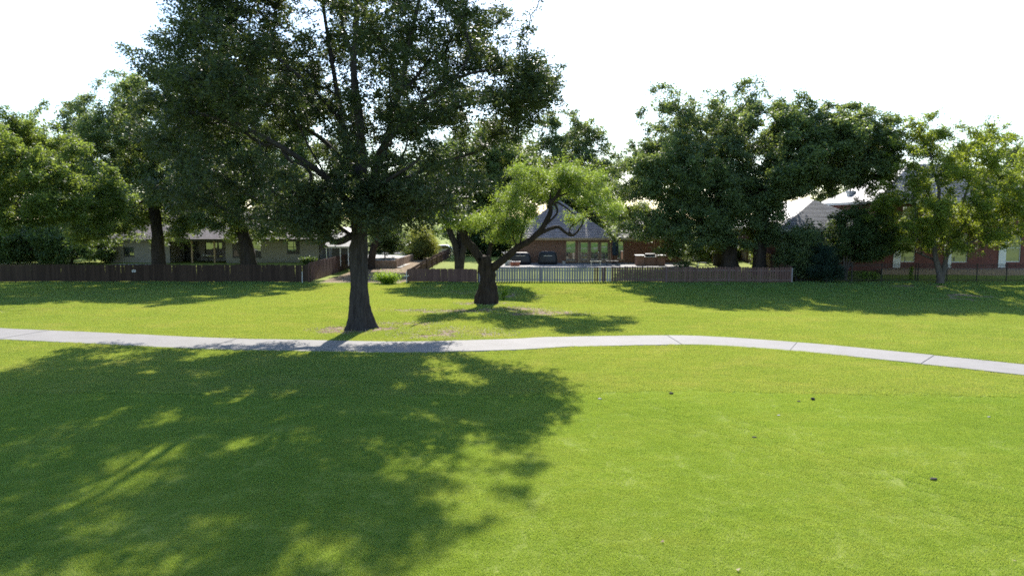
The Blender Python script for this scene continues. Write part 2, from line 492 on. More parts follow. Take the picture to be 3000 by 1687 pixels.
def build_path():
    root = empty('cart_path', (0, 0, 0), 'pale concrete cart path curving across the lawn', kind='structure')
    jx = X(1650, 27.0); j0 = float(np.interp(jx, PATHXY[:, 0], _pl)); L = 4.35
    s = j0 - L * math.ceil(j0 / L)
    i = 0
    while s < _pl[-1]:
        a, b = max(s, 0) + .011, min(s + L, _pl[-1]) - .011
        s += L
        if b - a < .3: continue
        ss = np.linspace(a, b, 9); vs = []
        for q in ss:
            x, y = np.interp(q, _pl, PATHXY[:, 0]), np.interp(q, _pl, PATHXY[:, 1])
            x2, y2 = np.interp(q + .3, _pl, PATHXY[:, 0]), np.interp(q + .3, _pl, PATHXY[:, 1])
            x1, y1 = np.interp(q - .3, _pl, PATHXY[:, 0]), np.interp(q - .3, _pl, PATHXY[:, 1])
            t = Vector((x2 - x1, y2 - y1, 0)).normalized(); nrm = Vector((-t.y, t.x, 0)); w = float(path_w(x)) / 2
            for side in (-1, 1):
                e = Vector((x, y, 0)) + nrm * side * (w + .012 * math.sin(q * 7.1 + side))
                z = gzf(x, y) + .035 + .006 * math.sin(i * 2.3)
                vs += [(e.x, e.y, z), (e.x, e.y, z - .12)]
        fs = []
        for k in range(8):
            A = k * 4; B = A + 4
            fs += [(A, A + 2, B + 2, B), (A + 1, A, B, B + 1), (A + 2, A + 3, B + 3, B + 2)]
        fs += [(0, 1, 3, 2), (32, 34, 35, 33)]
        m = MB(); m.add(vs, fs); o = m.build('slab', M['path'], root)
        i += 1
build_path()

# ------------------------------------------------------------------ street, verge and slabs behind the houses
MB().add([(x, y, gzf(-9, y) + .012) for (x, y) in ((-120, 100), (120, 100), (120, 108), (-120, 108))], [(0, 1, 2, 3)]).build('street', M['asphalt']); bpy.data.objects['street']['kind'] = 'structure'
for nm, y0, y1 in (('kerb', 99.7, 100.0), ('kerb', 108.0, 108.3)):
    o = MB().box(-120, 120, y0, y1, gzf(-9, 100) - .2, gzf(-9, 100) + .13).build(nm, M['slab']); o['kind'] = 'structure'

# ------------------------------------------------------------------ grass blades (geometry nodes over points)
def blade_patch(name, rad, n, h, w, mat, seed):
    rng = np.random.default_rng(seed)
    r = rad * np.sqrt(rng.random(n)); a = rng.random(n) * 6.283
    cx, cy = r * np.cos(a), r * np.sin(a)
    d = rng.random(n) * 6.283; hh = h * (.55 + .75 * rng.random(n)); lean = hh * (.25 + .75 * rng.random(n)); ld = rng.random(n) * 6.283
    ux, uy = np.cos(d) * w / 2, np.sin(d) * w / 2
    v = np.empty((n, 3, 3))
    v[:, 0] = np.stack([cx - ux, cy - uy, np.full(n, -.01)], 1)
    v[:, 1] = np.stack([cx + ux, cy + uy, np.full(n, -.01)], 1)
    v[:, 2] = np.stack([cx + np.cos(ld) * lean, cy + np.sin(ld) * lean, hh], 1)
    me = np_mesh(name, v, np.arange(3 * n), mat, 3)
    return bpy.data.objects.new(name, me)          # not linked: only the source of the scattered turf

def scatter(name, label, pts, sources, cat='grass', scales=None, seed=1):
    rng = np.random.default_rng(seed); n = len(pts)
    me = bpy.data.meshes.new(name); me.vertices.add(n); me.vertices.foreach_set('co', np.asarray(pts, np.float32).ravel())
    a = me.attributes.new('rot', 'FLOAT', 'POINT'); a.data.foreach_set('value', (rng.random(n) * 6.283).astype(np.float32))
    a = me.attributes.new('size', 'FLOAT', 'POINT'); a.data.foreach_set('value', np.asarray(scales, np.float32))
    o = link(name, me); tag(o, label, kind='stuff')
    g = bpy.data.node_groups.new(name, 'GeometryNodeTree')
    g.interface.new_socket('Geometry', in_out='INPUT', socket_type='NodeSocketGeometry')
    g.interface.new_socket('Geometry', in_out='OUTPUT', socket_type='NodeSocketGeometry')
    gi, go = g.nodes.new('NodeGroupInput'), g.nodes.new('NodeGroupOutput')
    gti = g.nodes.new('GeometryNodeGeometryToInstance')
    for s in sources[::-1]:
        oi = g.nodes.new('GeometryNodeObjectInfo'); oi.inputs[0].default_value = s
        g.links.new(oi.outputs['Geometry'], gti.inputs[0])
    iop = g.nodes.new('GeometryNodeInstanceOnPoints'); iop.inputs['Pick Instance'].default_value = True
    na = g.nodes.new('GeometryNodeInputNamedAttribute'); na.data_type = 'FLOAT'; na.inputs[0].default_value = 'rot'
    nb = g.nodes.new('GeometryNodeInputNamedAttribute'); nb.data_type = 'FLOAT'; nb.inputs[0].default_value = 'size'
    cx = g.nodes.new('ShaderNodeCombineXYZ'); g.links.new(na.outputs[0], cx.inputs[2])
    g.links.new(gi.outputs[0], iop.inputs['Points']); g.links.new(gti.outputs[0], iop.inputs['Instance'])
    g.links.new(cx.outputs[0], iop.inputs['Rotation']); g.links.new(nb.outputs[0], iop.inputs['Scale'])
    g.links.new(iop.outputs[0], go.inputs[0])
    md = o.modifiers.new('scatter', 'NODES'); md.node_group = g
    return o

def fairway_edge(x):
    """depth of the line where the close-mown fairway meets the rough"""
    return 19.2 + .25 * np.sin(x * .35) - .012 * (x - 4) ** 2 * (x > 4) * .35 - .05 * np.clip(-x, 0, 30) * .6
def build_grass():
    rng = np.random.default_rng(5)
    fair = [blade_patch('fairway_turf_%d' % k, .48, 4200, .021, .0080, M['blade'], k) for k in range(5)]
    rgh = [blade_patch('rough_turf_%d' % k, .48, 3000, .036, .0095, M['rough_blade'], 10 + k) for k in range(5)]
    tuf = [blade_patch('tuft_%d' % k, .07, 60, .055, .008, M['rough_blade'], 20 + k) for k in range(4)]
    def pts(y0, y1, step):
        ys = np.arange(y0, y1, step); P = []
        for q in ys:
            xs = np.arange(-(.76 * q + 10), .76 * q + 10, step); P.append(np.stack([xs, np.full(len(xs), q)], 1))
        P = np.concatenate(P) + (rng.random((sum(map(len, P)), 2)) - .5) * step * .7
        return P[:, 0], P[:, 1]
    x, y = pts(6.5, 19.9, .47); k = y < fairway_edge(x) + .1; x, y = x[k], y[k]
    scatter('fairway_grass', 'close-mown bright green fairway grass in the foreground', np.stack([x, y, gz(x, y)], 1), fair, scales=.95 + .2 * rng.random(len(x)), seed=2)
    X_, Y_, S_ = [], [], []
    for (y0, y1, st, s) in ((15, 26, .46, 1.0), (26, 36, .50, 1.1), (36, 47, .6, 1.35), (47, 58.2, .75, 1.6)):
        x, y = pts(y0, y1, st)
        k = (y > fairway_edge(x) + .2) & (path_dist(x, y) > .44 * s) & (rng.random(len(x)) > dirt(x, y) * 1.5 - .25)
        X_.append(x[k]); Y_.append(y[k]); S_.append(s * (.9 + .2 * rng.random(k.sum())))
    x, y, s = map(np.concatenate, (X_, Y_, S_))
    k = y < np.where((x > -16.4) & (x < -8.3), 56.3, 99)
    x, y, s = x[k], y[k], s[k]
    scatter('rough_grass', 'longer yellow-green grass on both sides of the path', np.stack([x, y, gz(x, y)], 1), rgh, scales=s, seed=3)
    # loose tufts along the path's edges, at the fairway line and in the thin places
    x, y = pts(15, 42, .09); d = path_dist(x, y)
    k = ((d > .02) & (d < .52)) | ((np.abs(y - fairway_edge(x) - .1) < .12) & (rng.random(len(x)) < .4)) | ((dirt(x, y) > .3) & (d > .05) & (rng.random(len(x)) < .09))
    x, y = x[k], y[k]
    scatter('edge_tufts', 'ragged grass tufts along the concrete edge and in bare patches', np.stack([x, y, gz(x, y)], 1), tuf, scales=.6 + .7 * rng.random(len(x)), seed=4)
build_grass()

def build_litter():
    rng = np.random.default_rng(8); P = []
    for (cx, cy, rx, ry, s) in SPOTS[:10]:
        n = int(420 * rx * ry)
        r = np.sqrt(rng.random(n)) * 1.15; a = rng.random(n) * 6.283
        P.append(np.stack([cx + rx * r * np.cos(a), cy + ry * r * np.sin(a)], 1))
    n = 3500
    P.append(np.stack([-15.5 + 7 * rng.random(n), 56 + 22 * rng.random(n)], 1))
    n = 20; yy = 8 + 45 * rng.random(n) ** 1.3
    P.append(np.stack([(rng.random(n) - .5) * 1.5 * yy, yy], 1))
    P = np.concatenate(P); P = P[path_dist(P[:, 0], P[:, 1]) > .05]; n = len(P)
    c = np.stack([P[:, 0], P[:, 1], gz(P[:, 0], P[:, 1]) + .015 + .025 * rng.random(n)], 1)
    me = leaf_mesh('leaf_litter', c, .075, .045, M['litter'], rng, up=3.0)
    tag(link('leaf_litter', me), 'dry fallen leaves scattered over the bare earth', kind='stuff')

# ------------------------------------------------------------------ trees
def leaf_mesh(name, c, L, W, mat, rng, up=.6, droop=0.0, dirs=None):
    n = len(c)
    nrm = rng.normal(size=(n, 3)); nrm[:, 2] = np.abs(nrm[:, 2]) + up; nrm /= np.linalg.norm(nrm, axis=1)[:, None]
    a = rng.normal(size=(n, 3)) if dirs is None else dirs + .35 * rng.normal(size=(n, 3))
    a[:, 2] -= droop
    a -= nrm * (a * nrm).sum(1)[:, None]; a /= np.linalg.norm(a, axis=1)[:, None] + 1e-9
    b = np.cross(nrm, a); s = (.7 + .6 * rng.random(n))[:, None]
    v = np.empty((n, 3, 3))
    v[:, 0] = c - a * (L * .5) * s
    v[:, 1] = c + b * (W * .6) * s + a * (.12 * L) * s
    v[:, 2] = c + a * (L * .5) * s - b * (W * .45) * s - nrm * (.1 * L) * s
    return np_mesh(name, v, np.arange(3 * n), mat, 3)

def in_poly(p, poly):
    x, y = p[:, 0], p[:, 1]; ins = np.zeros(len(p), bool); n = len(poly)
    for i in range(n):
        (x1, y1), (x2, y2) = poly[i], poly[(i + 1) % n]
        c = ((y1 > y) != (y2 > y)) & (x < (x2 - x1) * (y - y1) / (y2 - y1 + 1e-12) + x1)
        ins ^= c
    return ins
def edge_dist(p, poly):
    d = np.full(len(p), 1e9); n = len(poly)
    for i in range(n):
        a, b = np.array(poly[i]), np.array(poly[(i + 1) % n]); e = b - a
        t = np.clip(((p - a) @ e) / (e @ e + 1e-12), 0, 1)
        d = np.minimum(d, np.linalg.norm(p - a - t[:, None] * e, axis=1))
    return d

def crown_points(rng, poly_px, Y0, depth, n_clump, rc, per, shell=.5, flat=.7, front=1.0, inset=.0, under=None):
    """clump centres inside the outlined crown (outline taken at depth Y0, thickness up to +-depth), then twig ends about them"""
    poly = [(at(px, py, Y0).x, at(px, py, Y0).z) for px, py in poly_px]
    P = np.array(poly); lo, hi = P.min(0), P.max(0)
    R = .45 * min(hi - lo)
    C = np.empty((0, 3))
    while len(C) < n_clump:
        q = lo + (hi - lo) * rng.random((4000, 2))
        q = q[in_poly(q, poly)]; d = edge_dist(q, poly)
        k = d > min(rc * .5 + inset, R * .75); q, d = q[k], d[k]
        e = np.clip(d / R, 0, 1); D = depth * np.sqrt(1 - (1 - e) ** 2)
        s = rng.random(len(q)) ** shell * np.where(rng.random(len(q)) < .5, -1, 1)
        keep = (s > 0) | (rng.random(len(q)) < front)
        c = np.stack([q[:, 0], Y0 + s * D, q[:, 1]], 1)[keep]
        C = np.concatenate([C, c])
    # thin them so the clumps spread out
    C = C[:n_clump * 3] if len(C) > n_clump * 3 else C
    idx = [0]; dm = np.linalg.norm(C - C[0], axis=1)
    while len(idx) < n_clump:
        w = dm ** 1.5; k = rng.choice(len(C), p=w / w.sum()); idx.append(k)
        dm = np.minimum(dm, np.linalg.norm(C - C[k], axis=1))
    C = C[idx]
    A = np.repeat(C, per, 0) + rng.normal(size=(n_clump * per, 3)) * rc * .5 * np.array([1, 1, flat])
    pa = A[:, [0, 2]]
    ins = in_poly(pa, poly)
    ok = ins & (edge_dist(pa, poly) > inset)
    def seen(B): return in_poly(np.stack([CX + F * B[:, 0] / (B[:, 1] * _cp), CY - F * np.tan(np.arctan2(B[:, 2] - CAMH, B[:, 1]) + PITCH)], 1), poly_px)
    ok &= seen(A)
    if under: ok &= A[:, 2] > (A[:, 1] - under[0]) * math.tan(SUN_EL) + under[1]
    A = A[ok]
    # thin sprigs that stick out past the outline
    n = max(4, int(len(A) * .12)); k = rng.integers(len(poly), size=n * 4); t = rng.random((n * 4, 1))
    e = P[k] * (1 - t) + P[(k + 1) % len(poly)] * t
    out = e - P.mean(0); out /= np.linalg.norm(out, axis=1)[:, None]
    e = e + out * (rng.random((len(e), 1)) * .75 - .35)
    e = e[e[:, 1] > lo[1] + .25 * (hi[1] - lo[1])][:n]
    S = np.stack([e[:, 0], Y0 + rng.normal(size=len(e)) * .4, e[:, 1]], 1)
    return np.concatenate([A, S]), np.concatenate([.55 + .75 * rng.random(len(A)), np.full(len(S), .38)])

def grow(nodes, parents, attach, A, bf):
    """join every twig end to the nearest, shortest-way point of the tree (greedy spanning tree)"""
    P = [np.array(p, float) for p in nodes]; par = list(parents); src = [-1] * len(P)
    L = [0.0] * len(P)
    for i, p in enumerate(par):
        if p >= 0: L[i] = L[p] + np.linalg.norm(P[i] - P[p])
    n = len(A); best = np.full(n, 1e9); bp = np.zeros(n, int); done = np.zeros(n, bool)
    def upd(i):
        nonlocal best, bp
        d = np.linalg.norm(A - P[i], axis=1)
        low = np.maximum(P[i][2] - A[:, 2], 0)
        c = d + bf * L[i] + .6 * low
        m = c < best; best[m] = c[m]; bp[m] = i
    for i in attach: upd(i)
    for _ in range(n):
        k = int(np.argmin(np.where(done, 1e9, best))); done[k] = True
        p = bp[k]; seg = A[k] - P[p]; ln = np.linalg.norm(seg)
        if ln > .7:
            g = par[p]
            dirp = (P[p] - P[g]) if g >= 0 else np.array([0, 0, 1.0])
            dirp = dirp / (np.linalg.norm(dirp) + 1e-9)
            mid = P[p] + seg * .45 + dirp * ln * .12 + np.array([0, 0, .05 * ln])
            P.append(mid); par.append(p); src.append(-1); L.append(L[p] + np.linalg.norm(mid - P[p])); p = len(P) - 1
            upd(p)
        P.append(A[k]); par.append(p); src.append(k); L.append(L[p] + np.linalg.norm(A[k] - P[p])); upd(len(P) - 1)
    return np.array(P), np.array(par), np.array(src)

def limb_mesh(name, P, par, rmin, mat, tip=.010, expo=2.2, rmax=None, flare=None, seed=0, lump=.045):
    """tapered branching wood; rmin = least radius for the first, given nodes"""
    n = len(P); acc = np.zeros(n); rng = np.random.default_rng(seed)
    kids = [[] for _ in range(n)]
    for i in range(n):
        if par[i] >= 0: kids[par[i]].append(i)
    for i in range(n - 1, -1, -1):
        if not kids[i]: acc[i] = max(acc[i], tip ** expo)
        if par[i] >= 0: acc[par[i]] += acc[i]
    r = acc ** (1 / expo)
    if rmax: r = r * min(1.0, rmax / r[0])
    for i, q in enumerate(rmin): r[i] = max(q, min(r[i], q * 1.15))
    # children never thicker than the parent
    for i in range(n):
        if par[i] >= 0: r[i] = min(r[i], r[par[i]])
    V, Fq = [], []; nv = 0
    starts = [(0, -1)]
    while starts:
        i, p0 = starts.pop()
        chain = ([p0] if p0 >= 0 else []) + [i]
        while kids[chain[-1]]:
            ks = sorted(kids[chain[-1]], key=lambda k: -r[k])
            for k in ks[1:]: starts.append((k, chain[-1]))
            chain.append(ks[0])
        pts = P[chain]; rr = r[chain].copy()
        if p0 >= 0: rr[0] = rr[1] * 1.05 if len(rr) > 1 else rr[0]
        big = rr.max()
        sides = 40 if big > .3 else 10 if big > .12 else 6 if big > .035 else 4
        if big < .006: continue
        sub = 8 if big > .3 else 5 if big > .25 else 3 if big > .05 else 1
        if sub > 1 and len(pts) > 1:
            pv = [Vector(q) for q in pts]; pv = catmull(pv, sub); t = np.linspace(0, len(pts) - 1, len(pv))
            rr = np.interp(t, np.arange(len(pts)), rr); pts = np.array([tuple(q) for q in pv])
        m = len(pts)
        if m < 2: continue
        d = np.gradient(pts, axis=0); d /= np.linalg.norm(d, axis=1)[:, None] + 1e-9
        ref = np.array([1., 0, 0]) if abs(d[0][0]) < .8 else np.array([0, 1., 0])
        s = ref - d * (d @ ref)[:, None]; s /= np.linalg.norm(s, axis=1)[:, None] + 1e-9
        u = np.cross(d, s); a = np.arange(sides) * 2 * math.pi / sides
        rad = rr[:, None] * np.ones(sides)
        if big > .12:
            ph = rng.random(4) * 6.28
            hh = np.arange(m)[:, None] * (5.0 / sub)
            rad = rad * (1 + lump * np.sin(3 * a + ph[0] + .35 * hh) + lump * np.sin(4 * a + ph[1] - .6 * hh) + lump * .8 * np.sin(2 * a + .9 * hh + ph[2]) * np.sin(.7 * hh))
            if sides >= 40: rad = rad * (1 + .022 * np.sin(13 * a + ph[2] + .9 * np.sin(.5 * hh)) + .02 * np.sin(19 * a + ph[3] + 1.3 * np.sin(.37 * hh)) + .012 * rng.normal(size=rad.shape))
        if p0 < 0 and flare:
            h = (pts[:, 2] - pts[0, 2])[:, None]
            rad = rad * (1 + flare * np.exp(-h / .55) * (1 + .55 * np.sin(5 * a + 1.1) + .4 * np.sin(8 * a + 2.0)))
        ring = pts[:, None, :] + rad[:, :, None] * (np.cos(a)[None, :, None] * s[:, None, :] + np.sin(a)[None, :, None] * u[:, None, :])
        V.append(ring.reshape(-1, 3))
        k = np.arange(sides); k2 = (k + 1) % sides
        b = (np.arange(m - 1) * sides)[:, None] + nv
        Fq.append(np.stack([b + k, b + k2, b + sides + k2, b + sides + k], -1).reshape(-1, 4))
        nv += m * sides
    return np_mesh(name, np.concatenate(V), np.concatenate(Fq), mat, 4, True), r

def tree(name, label, base, skel, crown, leaf, mats, seed, cat='tree', group=None, bf=.35, flare=.5, tip=.010, rmax=None, cutskip=1, cm=9, cs=.75, lump=.045):
    """base = ground point; skel = list of limbs, each [(point, radius), ...] in world coordinates, first one the trunk from the ground,
    others start at the nearest node; crown = list of crown_points argument dicts; leaf = (count, length, width, spread, up, droop)"""
    rng = np.random.default_rng(seed)
    nodes, par, rmin, attach = [], [], [], []
    for li, limb in enumerate(skel):
        for k, (p, rad) in enumerate(limb):
            p = np.array(p, float)
            if k == 0 and li == 0: pp = -1
            elif k == 0:
                d = [np.linalg.norm(q - p) for q in nodes]; pp = int(np.argmin(d))
            else: pp = len(nodes) - 1
            nodes.append(p); par.append(pp); rmin.append(rad)
            if li > 0 or k >= max(cutskip, len(limb) - 2): attach.append(len(nodes) - 1)
    CP = [crown_points(rng, **c) for c in crown]; A = np.concatenate([c[0] for c in CP]); fac = np.concatenate([c[1] for c in CP])
    P, pr, src = grow(nodes, par, attach, A, bf)
    nf = np.where(src >= 0, fac[src], .8)
    b = np.array(base)
    me, r = limb_mesh('trunk', P - b, pr, rmin, mats[0], tip=tip, flare=flare, rmax=rmax, seed=seed, lump=lump)
    root = empty(name, base, label, cat, group)
    link('trunk', me, root)
    cnt, LL, WW, spread, up, droop = leaf
    thin = np.where((r < .05) & (pr >= 0))[0]; thin = thin[thin >= len(nodes)]
    nc = cnt // cm; wt = nf[thin] ** 1.5; k = rng.choice(thin, nc, p=wt / wt.sum()); t = rng.random(nc)[:, None] ** .6
    c = P[pr[k]] * (1 - t) + P[k] * t
    g = rng.normal(size=c.shape); g *= np.minimum(1, 1.55 / (np.linalg.norm(g, axis=1)[:, None] + 1e-9))
    c = c + g * spread * np.array([1, 1, .75]) * ((.4 + .8 * rng.random(nc)) * nf[k])[:, None]
    c = np.repeat(c, cm, 0); c = c + rng.normal(size=c.shape) * (LL * cs) * np.array([1, 1, .7])
    c = c[c[:, 2] > base[2] + .12]
    lm = leaf_mesh('crown', c - b, LL, WW, mats[1], rng, up, droop)
    link('crown', lm, root)
    return root

def P3(px, py, Y): return tuple(at(px, py, Y))
def trunk_line(base, pts, Y):
    """pts = [(px, py, radius, dY)], ground first"""
    out = [((base.x, base.y, base.z - .12), pts[0][2])]
    for (px, py, r, dy) in pts[1:]:
        p = at(px, py, Y); out.append(((p.x, p.y + dy, p.z), r))
    return out
def limb(pts, Y): return [((at(px, py, Y).x, Y + dy, at(px, py, Y).z), r) for (px, py, r, dy) in pts]

build_litter()

# --- the big oak beside the path
TY = TREE.y
def big_oak():
    sk = [trunk_line(TREE, [(1055, 962, .43, 0), (1054, 900, .39, 0), (1053, 820, .36, 0), (1052, 740, .345, 0), (1052, 690, .36, 0), (1055, 640, .34, 0), (1062, 570, .31, 0)], TY),
          limb([(1030, 690, .16, 0), (1000, 708, .145, -.25), (975, 700, .13, -.5), (955, 660, .115, -.7), (930, 610, .09, -1.0), (880, 560, .07, -1.6)], TY),
          limb([(940, 645, .07, -.8), (900, 640, .06, -1.0), (850, 625, .05, -1.5)], TY),
          limb([(1045, 560, .21, .3), (1015, 470, .18, .9), (985, 380, .15, 1.4), (960, 260, .12, 1.8), (930, 120, .09, 2.2), (900, -60, .06, 2.5)], TY),
          limb([(1060, 540, .24, -.1), (1062, 450, .20, -.3), (1060, 340, .17, -.6), (1050, 220, .13, -.9), (1060, 60, .09, -1.0), (1060, -180, .06, -1.0)], TY),
          limb([(1080, 560, .22, .2), (1105, 470, .19, .5), (1135, 370, .16, .8), (1160, 250, .13, 1.0), (1190, 110, .10, 1.0), (1230, -80, .06, 1.2)], TY),
          limb([(1110, 440, .11, .2), (1165, 390, .10, -.4), (1240, 320, .08, -1.0), (1340, 250, .065, -1.5), (1480, 220, .045, -1.6)], TY),
          limb([(1085, 600, .13, .6), (1140, 540, .11, 1.6), (1210, 490, .09, 2.6), (1300, 450, .07, 3.4), (1390, 420, .05, 3.8)], TY),
          limb([(1040, 600, .14, -.6), (990, 530, .12, -1.8), (920, 470, .10, -3.0), (820, 410, .08, -4.0), (720, 380, .05, -4.6)], TY),
          limb([(1030, 540, .15, .8), (960, 450, .12, 2.0), (880, 380, .10, 3.2), (770, 320, .08, 4.0), (640, 280, .05, 4.4)], TY),
          limb([(970, 330, .10, 1.0), (890, 240, .08, .4), (800, 160, .06, 0), (690, 80, .045, 0)], TY),
          limb([(1070, 620, .10, -.8), (1110, 580, .09, -2.2), (1180, 540, .07, -3.6), (1260, 500, .05, -4.6)], TY)]
    outline = [(500, 75), (545, -60), (560, -250), (700, -400), (950, -470), (1250, -420), (1450, -280), (1555, -110), (1560, 70), (1530, 150), (1520, 260), (1530, 380),
               (1495, 470), (1480, 580), (1400, 660), (1290, 650), (1200, 645), (1125, 650), (1085, 690), (1010, 700), (935, 725), (860, 712), (760, 690), (640, 680), (530, 670), (440, 610), (395, 520), (390, 420), (410, 330), (450, 240), (400, 160), (430, 110)]
    lobe = [(1470, 190), (1520, 150), (1580, 130), (1655, 150), (1672, 220), (1650, 290), (1662, 350), (1590, 420), (1500, 450), (1430, 400), (1420, 280)]
    lobe = [(px, 190 + (py - 190) * .88 + 18) for px, py in lobe]; lobe = [(1500 + (px - 1500) * TY / (TY + .6) * 1.02, py) for px, py in lobe]
    cr = [dict(poly_px=outline, Y0=TY, depth=7.6, n_clump=205, rc=1.2, per=6, shell=.6, front=.8, inset=.26, under=(27.2, .3)),
          dict(poly_px=[(860, 690), (880, 560), (960, 480), (1100, 470), (1260, 480), (1360, 560), (1380, 640), (1290, 690), (1180, 690), (1110, 690), (1060, 705), (980, 725), (920, 745)], Y0=TY - 2.6, depth=1.6, n_clump=28, rc=1.0, per=5, inset=.2),
          dict(poly_px=[(840, 690), (860, 560), (960, 480), (1100, 470), (1260, 480), (1380, 560), (1390, 640), (1290, 660), (1140, 650), (1000, 680), (900, 710)], Y0=TY + .4, depth=1.4, n_clump=14, rc=1.0, per=5, inset=.2, under=(27.2, .3)),
          dict(poly_px=[(405, 165), (430, 110), (500, 70), (545, -70), (640, -260), (800, -250), (830, 60), (800, 330), (640, 460), (440, 480), (400, 420), (450, 240)], Y0=TY + .8, depth=2.8, n_clump=44, rc=1.1, per=6, shell=.8, inset=.2),
          dict(poly_px=[(700, 60), (780, -260), (1000, -380), (1300, -300), (1480, -80), (1500, 200), (1420, 420), (1200, 470), (900, 460), (740, 330)], Y0=TY + 2.2, depth=3.0, n_clump=46, rc=1.1, per=6, shell=.8, inset=.2, under=(27.2, .3)),
          dict(poly_px=lobe, Y0=TY + .6, depth=2.6, n_clump=26, rc=.9, per=5, shell=.6, inset=.25)]
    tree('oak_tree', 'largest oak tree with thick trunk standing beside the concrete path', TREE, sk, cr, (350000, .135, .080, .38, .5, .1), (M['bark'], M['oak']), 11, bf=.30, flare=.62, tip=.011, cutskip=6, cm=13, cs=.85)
    # pale cut stub where a limb was sawn off
big_oak()

# --- the gnarled mesquite
def mesquite():
    Y = MESQ.y
    sk = [trunk_line(MESQ, [(1422, 889, .50, 0), (1426, 850, .46, 0), (1428, 815, .40, 0), (1424, 785, .38, 0), (1420, 760, .36, 0)], Y),
          limb([(1415, 770, .27, .1), (1390, 735, .24, .3), (1365, 705, .20, .4), (1352, 660, .16, .3), (1345, 635, .14, .1), (1325, 600, .11, -.2), (1300, 570, .08, -.5), (1285, 530, .05, -.8)], Y),
          limb([(1350, 650, .08, .2), (1325, 642, .07, .5), (1290, 645, .05, 1.0)], Y),
          limb([(1440, 785, .22, -.1), (1475, 760, .20, -.4), (1515, 725, .17, -.7), (1555, 700, .155, -.9), (1585, 670, .14, -1.0), (1602, 640, .13, -1.1), (1610, 615, .115, -1.2), (1607, 598, .105, -1.2), (1625, 580, .095, -1.1), (1638, 555, .08, -1.0), (1642, 530, .07, -.9), (1636, 505, .05, -.8)], Y),
          limb([(1570, 690, .11, -.8), (1605, 672, .105, -.5), (1635, 665, .095, -.2), (1655, 680, .085, 0), (1680, 690, .07, .3), (1702, 668, .055, .5), (1712, 645, .045, .7)], Y),
          limb([(1668, 680, .045, .2), (1672, 665, .04, .2), (1710, 640, .03, .5), (1770, 630, .022, .8)], Y),
          limb([(1622, 600, .07, -1.2), (1628, 625, .06, -1.3), (1600, 655, .07, -1.2)], Y),
          limb([(1640, 575, .055, -1.1), (1662, 565, .045, -.9), (1690, 540, .04, -.6), (1725, 520, .03, -.3)], Y),
          limb([(1630, 595, .05, -1.1), (1655, 610, .04, -1.0), (1680, 628, .03, -.8)], Y),
          limb([(1520, 730, .06, -.5), (1530, 680, .05, -.2), (1545, 620, .04, .2), (1575, 600, .03, .5)], Y),
          limb([(1425, 765, .16, .5), (1440, 715, .12, .9), (1470, 660, .09, 1.3), (1500, 590, .06, 1.6), (1520, 530, .04, 1.8)], Y),
          limb([(1610, 600, .06, -1.0), (1612, 565, .05, -.6), (1625, 545, .04, -.5), (1635, 520, .03, -.4)], Y)]
    A = [(1440, 590), (1480, 520), (1510, 470), (1555, 470), (1600, 520), (1580, 600), (1560, 650), (1530, 700), (1450, 725), (1400, 690), (1320, 680), (1290, 640), (1330, 590), (1420, 620), (1460, 600)]
    B = [(1610, 560), (1640, 470), (1660, 445), (1700, 470), (1760, 490), (1775, 545), (1830, 580), (1828, 620), (1780, 645), (1720, 610), (1690, 660), (1655, 650), (1670, 590), (1640, 560)]
    C = [(1270, 600), (1310, 570), (1360, 600), (1370, 660), (1330, 690), (1280, 670)]
    cr = [dict(poly_px=A, Y0=Y + .6, depth=2.4, n_clump=46, rc=.55, per=5), dict(poly_px=B, Y0=Y - .4, depth=2.0, n_clump=40, rc=.52, per=5), dict(poly_px=C, Y0=Y, depth=1.2, n_clump=12, rc=.4, per=4), dict(poly_px=[(1540, 560), (1550, 480), (1600, 500), (1640, 470), (1660, 540), (1640, 600), (1590, 620), (1550, 610)], Y0=Y + .8, depth=1.2, n_clump=18, rc=.5, per=4)]
    tree('mesquite_tree', 'gnarled mesquite with twisted dark limbs and feathery pale green leaves', MESQ, sk, cr, (58000, .16, .036, .20, .3, .6), (M['mesquite_bark'], M['mesquite']), 21, bf=.2, flare=.35, tip=.008, cutskip=5, cm=12, cs=.9, lump=.10)
mesquite()

# --- yard and street trees
def simple_tree(name, label, bpx, bY, bpy, stems, crown_px, leaf, mats, seed, depth=4.5, n=60, rc=.9, per=4, flare=.35, bf=.35, dY=0, tip=.012, cat='tree', group=None, rmax=None, front=1.0, shell=.5):
    x = at(bpx, bpy, bY).x; base = Vector((x, bY, gzf(x, bY)))
    sk = []
    for i, st in enumerate(stems):
        if i == 0: sk.append([((x, bY, base.z - .15), st[0][2])] + limb(st, bY))
        else: sk.append([((x + .05 * i, bY + .05 * i, base.z - .05), st[0][2])] + limb(st, bY))
    leaf = (int(leaf[0] * 1.45), leaf[1], leaf[2], leaf[3] * 1.08) + leaf[4:]
    cr = [dict(poly_px=c, Y0=bY + dY, depth=depth, n_clump=max(3, int(n * w * 1.4)), rc=rc * 1.2, inset=leaf[3] * .35, per=per, front=front, shell=shell) for c, w in crown_px]
    return tree(name, label, base, sk, cr, leaf, mats, seed, cat=cat, group=group, bf=bf, flare=flare, tip=tip, cutskip=len(sk[0]) - 1, rmax=rmax)

YO = (M['dark_bark'], M['yard_oak'])
